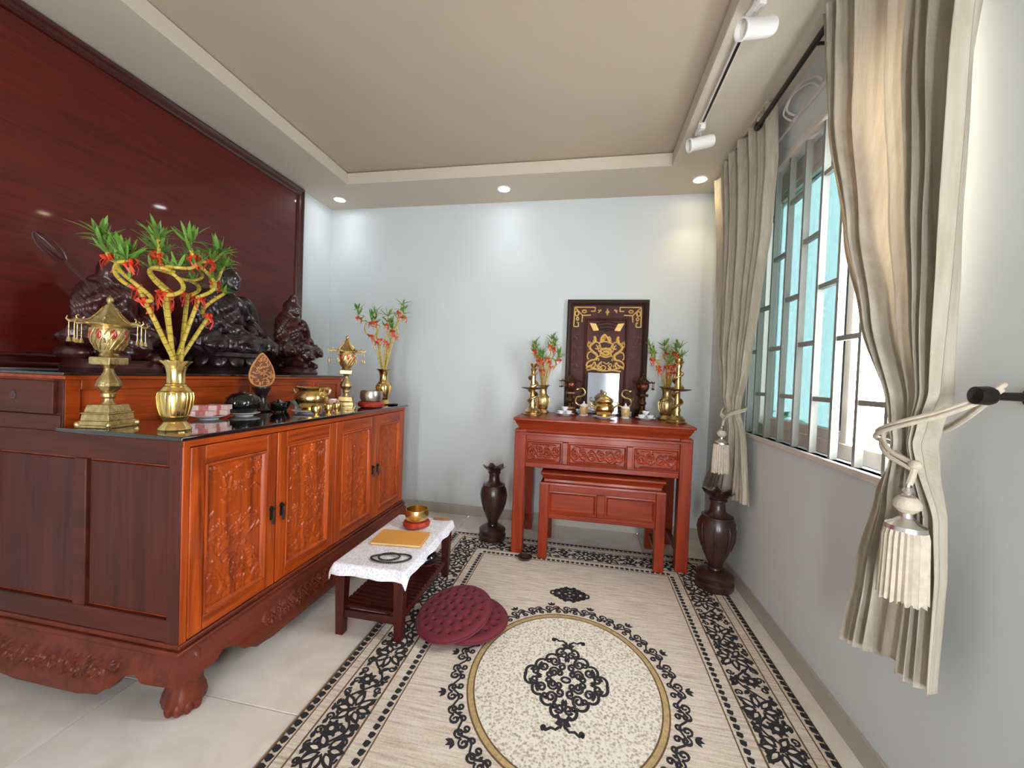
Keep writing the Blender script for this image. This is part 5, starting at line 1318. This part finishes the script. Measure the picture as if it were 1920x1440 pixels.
# ================================================================== offerings on the black countertop
def saucer(loc, r, label, group=None, mat=None):
    return tag(MB().lathe([(0.0, 0.0), (r * .55, 0.0), (r * .58, 0.004), (r * .8, 0.009), (r, 0.016), (r * .99, 0.018), (r * .8, 0.012), (r * .5, 0.007), (0.0, 0.007)], 36).build('plate', mat or MAT['porcelain'], loc=loc), label, 'plate', group)
saucer((-3.0, -2.03, ZL), 0.075, 'white porcelain plate under the pink packets behind the near brass vase')
def packet(loc, rz, label):
    t = thing('incense_packet', loc, label, 'packet', 'pink packets on the plate', rz)
    MB().box(-0.055, 0.055, -0.03, 0.03, 0, 0.026).build('box', MAT['packet'], t, bevel=0.002)
    MB().box(-0.018, 0.022, -0.0306, 0.0306, -0.0002, 0.0266).build('printed_band', MAT['packet_label'], t, smooth=False)
packet((-3.005, -2.065, ZL + 0.0185), 0.55, 'pink packet at the bottom of the stack, nearer the vase')
packet((-2.995, -1.995, ZL + 0.0185), 0.6, 'pink packet at the bottom of the stack, nearer the black drum')
packet((-3.01, -2.05, ZL + 0.0455), 0.72, 'topmost pink packet nearer the vase')
packet((-2.99, -1.988, ZL + 0.0455), 0.5, 'topmost pink packet nearer the black drum')
saucer((-2.985, -1.83, ZL), 0.08, 'white saucer under the black ribbed drum')
t = thing('ribbed_drum', (-3.0, -1.825, ZL + 0.012), 'black ribbed wooden fish drum on a white saucer', 'drum')
MB().lathe([(0.0, 0.0), (0.05, 0.004), (0.08, 0.03), (0.088, 0.06), (0.08, 0.09), (0.05, 0.112), (0.0, 0.118)], 60, (0, 0, 0), 20, 0.025).build('body', MAT['black'], t)
MB().lathe([(0.0, 0.112), (0.022, 0.113), (0.02, 0.122), (0.0, 0.124)], 16).build('knob', MAT['black'], t)
t = thing('leaf_carving', (-3.09, -1.60, ZL), 'pale carved leaf-shaped plaque on a dark stand before the tier', 'carving', None, math.radians(48))
MB().lathe([(0.0, 0.0), (0.062, 0.0), (0.066, 0.01), (0.05, 0.022), (0.038, 0.05), (0.03, 0.09), (0.04, 0.12), (0.052, 0.14), (0.052, 0.155), (0.0, 0.155)], 28).build('stand', MAT['ebony'], t)
lp = []
for k in range(24):
    a = k / 23; lp.append((0.066 * sin(PI * a ** 0.62) ** 0.75, 0.155 + 0.21 * a))
poly = [(x, z) for x, z in lp] + [(-x, z) for x, z in lp[-2:0:-1]]
MB().prism(poly, lambda a, c: (a, 0.008, c), lambda a, c: (a, -0.008, c)).build('leaf_board', plain('recessed_carving_ground', srgb(112, 62, 30), 0.6, var=0.2, scale=30), t, bevel=0.002)
MB().tube([(x, -0.008, z) for x, z in poly], 0.0055, 6, True).build('rim', MAT['carved_tan'], t)
cv_ = MB(); R = random.Random(2)
for k in range(46):
    zz = R.uniform(0.17, 0.335); ww = 0.05 * sin(PI * ((zz - .155) / .21) ** 0.62) ** 0.75; xx = R.uniform(-ww, ww); a = R.uniform(0, 6.28)
    cv_.tube([(xx + 0.011 * cos(a + q * .8), -0.010 - 0.002 * (q % 2), zz + 0.011 * sin(a + q * .8)) for q in range(4)], 0.0042, 5)
cv_.build('relief', MAT['carved_tan'], t)
t = thing('black_cup', (-3.02, -1.50, ZL), 'small black lacquer cup between the drum and the incense bowl', 'cup', 'black lacquer cups')
MB().lathe([(0.0, 0.0), (0.03, 0.0), (0.026, 0.01), (0.042, 0.03), (0.046, 0.06), (0.042, 0.06), (0.034, 0.03), (0.0, 0.022)], 28).build('cup', MAT['black'], t)
t = thing('black_cup', (-2.965, -1.60, ZL), 'black lidded cup in front of the leaf-shaped carving', 'cup', 'black lacquer cups')
MB().lathe([(0.0, 0.0), (0.034, 0.0), (0.03, 0.01), (0.045, 0.03), (0.047, 0.055), (0.0, 0.055)], 28).build('cup', MAT['black'], t)
MB().lathe([(0.049, 0.055), (0.046, 0.062), (0.02, 0.072), (0.008, 0.08), (0.0, 0.082)], 28).build('lid', MAT['black'], t)
t = thing('pale_cup', (-2.955, -1.455, ZL), 'small pale green footed cup beside the incense bowl', 'cup')
MB().lathe([(0.0, 0.0), (0.026, 0.0), (0.012, 0.012), (0.012, 0.03), (0.034, 0.045), (0.042, 0.065), (0.038, 0.065), (0.0, 0.05)], 28).build('cup', plain('celadon', srgb(150, 160, 140), 0.25, coat=0.4), t)
saucer((-2.80, -1.51, ZL), 0.115, 'pale plate under the brass incense bowl', None, MAT['porcelain'])
def incense_bowl(loc, s, label, lid=False, group='brass incense burners'):
    t = thing('incense_bowl', loc, label, 'incense burner', group)
    MB().lathe([(0.0, 0.0), (0.055 * s, 0.0), (0.06 * s, 0.01 * s), (0.052 * s, 0.02 * s), (0.07 * s, 0.032 * s), (0.092 * s, 0.065 * s), (0.096 * s, 0.09 * s), (0.085 * s, 0.118 * s), (0.074 * s, 0.128 * s), (0.078 * s, 0.138 * s), (0.088 * s, 0.15 * s), (0.086 * s, 0.154 * s), (0.07 * s, 0.14 * s), (0.0, 0.135 * s)], 48, (0, 0, 0), 10, 0.012).build('bowl', MAT['brass'], t)
    if lid:
        MB().lathe([(0.08 * s, 0.15 * s), (0.078 * s, 0.165 * s), (0.055 * s, 0.19 * s), (0.03 * s, 0.205 * s), (0.0, 0.21 * s)], 36, (0, 0, 0), 8, 0.02).build('lid', MAT['brass_cast'], t)
        MB().ell((0, 0, 0.225 * s), (0.02 * s, 0.016 * s, 0.022 * s)).build('knob', MAT['brass_cast'], t)
    for sx in (-1, 1):
        MB().tube(smooth_path([(sx * 0.09 * s, 0, 0.1 * s), (sx * 0.12 * s, 0, 0.115 * s), (sx * 0.128 * s, 0, 0.14 * s), (sx * 0.105 * s, 0, 0.15 * s)], 4), 0.008 * s, 8).build('handle', MAT['brass_cast'], t)
    return t
ib = incense_bowl((-2.80, -1.51, ZL + 0.009), 1.0, 'round brass incense bowl on a pale plate near the middle of the countertop')
MB().lathe([(0.0, 0.137), (0.07, 0.139), (0.0, 0.142)], 24).build('ash', plain('incense_ash', srgb(120, 60, 50), 0.9, var=0.3, scale=40), ib)
R = random.Random(8)
for k in range(7):
    a, d = R.uniform(0, 6.28), R.uniform(0, 0.04)
    MB().tube([(d * cos(a), d * sin(a), 0.138), (1.3 * d * cos(a), 1.3 * d * sin(a), 0.138 + R.uniform(0.03, 0.06))], 0.0018, 5).build('incense_stub', MAT['red'], ib)
def small_cup(loc, label):
    t = thing('brass_cup', loc, label, 'cup', 'small brass offering cups')
    MB().lathe([(0.0, 0.0), (0.022, 0.0), (0.02, 0.006), (0.01, 0.012), (0.012, 0.018), (0.026, 0.028), (0.03, 0.045), (0.028, 0.06), (0.024, 0.06), (0.022, 0.035), (0.0, 0.03)], 28).build('cup', MAT['brass'], t)
    MB().lathe([(0.029, 0.058), (0.024, 0.064), (0.008, 0.068), (0.006, 0.074), (0.0, 0.078)], 24).build('lid', MAT['brass'], t)
small_cup((-2.63, -1.69, ZL), 'small lidded brass cup at the countertop edge nearest the near vase')
small_cup((-2.645, -1.555, ZL), 'small lidded brass cup at the countertop edge, middle one of three')
small_cup((-2.665, -1.445, ZL), 'small lidded brass cup at the countertop edge nearest the far lantern')
t = thing('pink_candle_bowl', (-2.74, -1.385, ZL), 'pink glazed candle bowl behind the small brass cups', 'candle holder')
MB().lathe([(0.0, 0.0), (0.025, 0.0), (0.028, 0.015), (0.038, 0.05), (0.04, 0.078), (0.036, 0.078), (0.0, 0.06)], 24, (0, 0, 0), 8, 0.05).build('bowl', MAT['pink'], t)
MB().lathe([(0.0, 0.058), (0.026, 0.06), (0.026, 0.085), (0.0, 0.087)], 20).build('candle', MAT['porcelain'], t)
sb = singing_bowl('singing_bowl', (-2.69, -0.985, ZL), 0.95, 'grey singing bowl on a red cushion at the far end of the countertop', plain('aged_bronze_bowl', (0.42, 0.38, 0.33, 1), 0.3, metal=0.9, var=0.25, scale=30), MAT['red_cushion'])
tag(MB().lathe([(0.0, 0.0), (0.035, 0.0), (0.045, 0.01), (0.043, 0.012), (0.03, 0.006), (0.0, 0.005)], 24).build('dark_dish', MAT['black'], loc=(-2.655, -0.70, ZL)), 'tiny black dish at the far front corner of the countertop', 'dish')

# ================================================================== gilded plaque on the altar table
PXc, PZb = -0.912, AZ + 0.001
pl = thing('memorial_plaque', (PXc, -0.012, PZb), 'tall dark wooden memorial plaque with gilded dragons above the altar table', 'plaque')
PW, PH = 0.362, 1.045
fm = frame_mould(MB(), -PW, PW, 0, PH, [(0, 0.0), (0, 0.045), (0.012, 0.05), (0.03, 0.044), (0.04, 0.03), (0.052, 0.026), (0.052, 0.0)])
fm.v = [(-p[1], -p[0], p[2]) for p in fm.v]; fm.build('frame', MAT['plaque_frame'], pl)
MB().box(-PW + 0.04, PW - 0.04, -0.018, 0.0, 0.03, PH - 0.03).build('board', MAT['plaque'], pl)
G = lambda xz, yz, o=0.0: (((1060 + xz / 9.29) - 1139.5) / 209, -0.02 - o, 2.127 - ((555 + yz / 9.29) - 562) / 201.6 - PZb)
fi = frame_mould(MB(), 0.0, 1.0, 0, 1, [(0, 0)]) if False else None
a0, a1 = G(350, 0)[0], G(1100, 0)[0]; zt_ = G(0, 375)[2]
fm = frame_mould(MB(), -a1, -a0, 0.03, zt_, [(0, 0.018), (0.0, 0.03), (0.01, 0.034), (0.018, 0.03), (0.024, 0.018)]); fm.v = [(-p[1], -p[0], p[2]) for p in fm.v]; fm.build('inner_moulding', MAT['plaque'], pl)
def gold(name, strokes, r=0.006, mat=None):
    mb = MB()
    for st in strokes:
        rr = r
        if isinstance(st, tuple): st, rr = st
        mb.tube(smooth_path([G(*p) for p in st], 4) if len(st) > 2 else [G(*p) for p in st], rr * 1.12, 6)
    return mb.build(name, mat or MAT['gold'], pl)
mir = lambda st: [(1470 - x, y) for x, y in st]
seg = lambda *p: [list(q) for q in zip(p[:-1], p[1:])]
cor = seg((520, 190), (160, 190), (152, 525), (235, 525), (235, 455), (205, 455)) + seg((520, 190), (520, 258), (445, 258)) + seg((295, 445), (300, 330), (450, 325)) + [[(180, 210), (300, 330)]]
cor += [[(200 + 26 * cos(q) * (1 + q * .05), 300 + 40 * sin(q)) for q in [k * .7 for k in range(12)]], [(330 + 36 * cos(q), 262 + 22 * sin(q)) for q in [k * .7 for k in range(10)]], [(215 + 20 * cos(q), 390 + 26 * sin(q)) for q in [k * .7 for k in range(10)]]]
gold('corner_ornament', cor, 0.0055); gold('corner_ornament', [mir(s) for s in cor], 0.0055)
for st_ in ([[(735, 215), (735, 330)], [(700, 275), (770, 275)], [(715, 250), (735, 300), (755, 250)]], [[(570, 240), (630, 250)], [(580, 285), (620, 225)]], [[(850, 240), (910, 250)], [(860, 225), (900, 285)]]): gold('top_ornament', st_, 0.005)
for f_ in (lambda p: p, lambda p: (1470 - p[0], p[1])):
    q = [f_(p) for p in ((435, 462), (545, 475), (600, 588), (505, 598))]
    q = q if f_((0, 0))[0] == 0 else q[::-1]
    bn = MB().add([G(*p) for p in q] + [G(*p, 0.012) for p in q], [(0, 1, 2, 3), (7, 6, 5, 4)] + [(k, k + 4, (k + 1) % 4 + 4, (k + 1) % 4) for k in range(4)])
    bn.build('banner_end', MAT['gold'], pl)
gold('banner', [[(560, 470), (735, 440), (910, 470)], [(600, 580), (735, 552), (870, 580)], [(590, 520), (735, 495), (880, 520)], [(680, 580), (735, 595), (790, 580)]], 0.0045, MAT['plaque_frame'])
drg = [([(525, 690), (545, 770), (470, 840), (455, 890), (500, 950), (570, 1000), (585, 1050), (560, 1095)], 0.0115), ([(560, 1095), (500, 1100), (430, 1140), (405, 1190), (430, 1215), (520, 1180)], 0.008),
       ([(540, 780), (600, 800), (640, 860), (600, 905), (550, 900)], 0.006), ([(455, 890), (415, 850), (430, 770)], 0.005), ([(500, 950), (430, 980), (415, 1050), (440, 1090)], 0.006), ([(585, 1050), (640, 1010), (640, 930), (680, 900)], 0.006),
       ([(400, 1250), (460, 1215), (540, 1240), (620, 1265)], 0.007), ([(560, 830), (590, 880), (620, 960)], 0.005), ([(530, 1130), (560, 1180), (540, 1220), (480, 1230)], 0.006)]
gold('dragon', drg); gold('dragon', [([(1470 - x, y) for x, y in s], r) for s, r in drg])
gold('censer', [([(640, 790), (650, 710), (700, 660), (735, 690), (770, 740), (790, 790)], 0.009), ([(600, 810), (700, 775), (800, 800), (870, 830)], 0.007), ([(660, 880), (650, 960), (735, 1010), (820, 960), (800, 880)], 0.01), ([(640, 920), (735, 900), (830, 925)], 0.011), ([(690, 960), (735, 950), (790, 960)], 0.012), ([(640, 1020), (735, 1045), (830, 1020)], 0.007)], 0.008)
gold('cloud_scroll', [([(680, 1125), (630, 1160), (610, 1230), (630, 1290)], 0.007), ([(650, 1230), (690, 1190), (740, 1210), (730, 1260), (680, 1270), (665, 1240)], 0.006), ([(780, 1180), (820, 1230), (780, 1280), (720, 1285)], 0.006), ([(420, 1280), (540, 1255), (700, 1285), (860, 1270), (1010, 1285)], 0.007), ([(700, 1130), (760, 1160), (800, 1130)], 0.005)])
R = random.Random(15); cu = []
for k in range(13):
    x0, y0, r0, a0 = R.uniform(430, 690), R.uniform(720, 1240), R.uniform(22, 42), R.uniform(0, 6.28)
    sp = [(x0 + r0 * (1 - q / 9) * cos(a0 + q * .75), y0 + r0 * (1 - q / 9) * sin(a0 + q * .75)) for q in range(8)]
    cu += [(sp, 0.0042), (mir(sp), 0.0042)]
gold('scroll_filling', cu)['kind'] = 'stuff'
R = random.Random(5); MAT['plaque_text'] = plain('worn_carved_lettering', srgb(112, 70, 58), 0.5, var=0.2, scale=40)
for cx_ in (215, 1220):
    for k in range(7):
        cy_ = 690 + k * 150; st = []
        for q in range(6):
            x0, y0 = cx_ + R.uniform(-65, 65), cy_ + R.uniform(-50, 50)
            st.append([(x0, y0), (x0 + R.choice((-60, 60, 40, 0)), y0 + R.choice((0, 8, 50, 60)))])
        gold('carved_character', st, 0.004, MAT['plaque_text'])
# glass pane standing in front of the plaque
t = thing('glass_stand', (-0.928, -0.115, AZ), 'upright mirror-like glass panel in front of the gilded plaque', 'mirror')
MB().box(-0.138, 0.138, -0.004, 0.004, 0.012, 0.378).build('glass', plain('smoky_mirror', (0.42, 0.42, 0.46, 1), 0.06, metal=0.9, var=0.1, scale=3), t, bevel=0.002)
for sx in (-1, 1): MB().box(sx * 0.1 - 0.02, sx * 0.1 + 0.02, -0.03, 0.03, 0.0, 0.012).build('foot', MAT['black'], t, bevel=0.002)
# offerings on the altar table
def cup_plate(c, lab):
    saucer((c[0], c[1], AZ), 0.082, 'white plate of small cups on the altar table ' + lab, 'cup plates on the altar table')
    names = ('stacked on top of the others', 'nearest the plaque in its plate', 'at the front of its plate toward the cabinet', 'at the front of its plate toward the window')
    cm = MB().lathe([(0.0, 0.0), (0.014, 0.0), (0.015, 0.004), (0.026, 0.016), (0.03, 0.032), (0.028, 0.032), (0.022, 0.014), (0.0, 0.008)], 24).mesh('tea_cup', MAT['porcelain'])
    for (dx, dy_, dz), nm in zip(((0, 0, 0.04), (0.0, 0.035, 0.008), (-0.034, -0.02, 0.008), (0.034, -0.02, 0.008)), names):
        tag(link('tea_cup', cm, None, (c[0] + dx, c[1] + dy_, AZ + dz)), 'white cup ' + nm + ', ' + lab, 'cup', 'white cups on the altar table')
cup_plate((-1.25, -0.33), 'cabinet side'); cup_plate((-0.585, -0.35), 'window side')
def jar(c, lab):
    t = thing('lidded_jar', (c[0], c[1], AZ), 'small cream and gold lidded jar ' + lab, 'jar', 'lidded jars on the altar table')
    MB().lathe([(0.0, 0.0), (0.034, 0.0), (0.036, 0.012), (0.028, 0.016), (0.0, 0.017)], 28).build('foot', MAT['porcelain'], t)
    MB().lathe([(0.0, 0.016), (0.03, 0.017), (0.036, 0.03), (0.036, 0.075), (0.032, 0.084), (0.0, 0.085)], 28).build('body', plain('gold_printed_porcelain', srgb(206, 170, 110), 0.3, var=0.25, scale=60, coat=0.4), t)
    MB().lathe([(0.036, 0.084), (0.034, 0.094), (0.014, 0.104), (0.006, 0.112), (0.008, 0.122), (0.0, 0.126)], 28).build('lid', MAT['porcelain'], t)
jar((-1.09, -0.30), 'beside the burner on the cabinet side'); jar((-0.745, -0.325), 'beside the burner on the window side')
saucer((-0.925, -0.42, AZ), 0.095, 'white plate under the lidded brass burner on the altar table')
incense_bowl((-0.925, -0.42, AZ + 0.009), 0.86, 'lidded brass incense burner in the middle of the altar table', True)
def scroll_orn(c, sg, lab):
    t = thing('brass_dragon', (c[0], c[1], AZ), 'small curling brass dragon ornament ' + lab, 'ornament', 'brass dragons on the altar table')
    MB().box(-0.06, 0.06, -0.03, 0.03, 0, 0.05).build('plinth', MAT['black'], t, bevel=0.004)
    p = [(sg * x, 0, z) for x, z in ((-0.1, 0.06), (-0.06, 0.09), (0.0, 0.075), (0.05, 0.10), (0.04, 0.15), (0.0, 0.16), (-0.03, 0.19), (-0.01, 0.23), (0.03, 0.225))]
    MB().tube(smooth_path(p, 5), [0.004 + 0.007 * sin(PI * (k + 1) / 42) for k in range(41)], 8).build('body', MAT['brass_cast'], t)
    MB().ell((sg * 0.04, 0, 0.222), (0.02, 0.012, 0.012)).build('head', MAT['brass_cast'], t)
    for k in range(4):
        q = p[2 + k]; MB().tube(smooth_path([q, (q[0] + sg * 0.03, 0.012, q[2] + 0.015), (q[0] + sg * 0.025, 0.02, q[2] - 0.01)], 4), 0.003, 6).build('claw', MAT['brass_cast'], t)
scroll_orn((-1.115, -0.15), -1, 'on the cabinet side of the glass panel'); scroll_orn((-0.735, -0.15), 1, 'on the window side of the glass panel')

# ================================================================== plants on the balcony
def potted(loc, h, n, seed, label):
    t = thing('potted_plant', loc, label, 'plant', 'balcony plants'); R = random.Random(seed)
    MB().lathe([(0.0, 0.0), (0.1, 0.0), (0.14, 0.22), (0.15, 0.22), (0.15, 0.25), (0.13, 0.25), (0.125, 0.2), (0.0, 0.2)], 28).build('pot', MAT['clay'], t)
    lm = leaf_shape(0.17, 0.05, -0.7).mesh('leaf', MAT['fresh_leaf'])
    for k in range(n):
        a = R.uniform(0, 6.28); l = h * R.uniform(0.75, 1.0); d = R.uniform(0.02, 0.12)
        pth = smooth_path([(0.03 * cos(a), 0.03 * sin(a), 0.2), (d * 0.5 * cos(a), d * 0.5 * sin(a), 0.2 + (l - 0.2) * .5), (d * cos(a), d * sin(a), l)], 5)
        MB().tube(pth, 0.006, 6).build('stem', MAT['fresh_leaf'], t)
        for q in range(7):
            P = pth[min(len(pth) - 1, 4 + q)]; link('leaf', lm, t, P, (R.uniform(0, .8), 0, R.uniform(0, 6.28)))
potted((0.62, -0.83, 0), 1.2, 4, 3, 'leafy green balcony plant seen through the open part of the window')
potted((0.60, -0.25, 0), 1.25, 4, 5, 'balcony plant behind the blue-green glass nearer the window middle')
potted((0.62, 0.25, 0), 1.2, 4, 6, 'balcony plant behind the blue-green glass beside the far curtain')
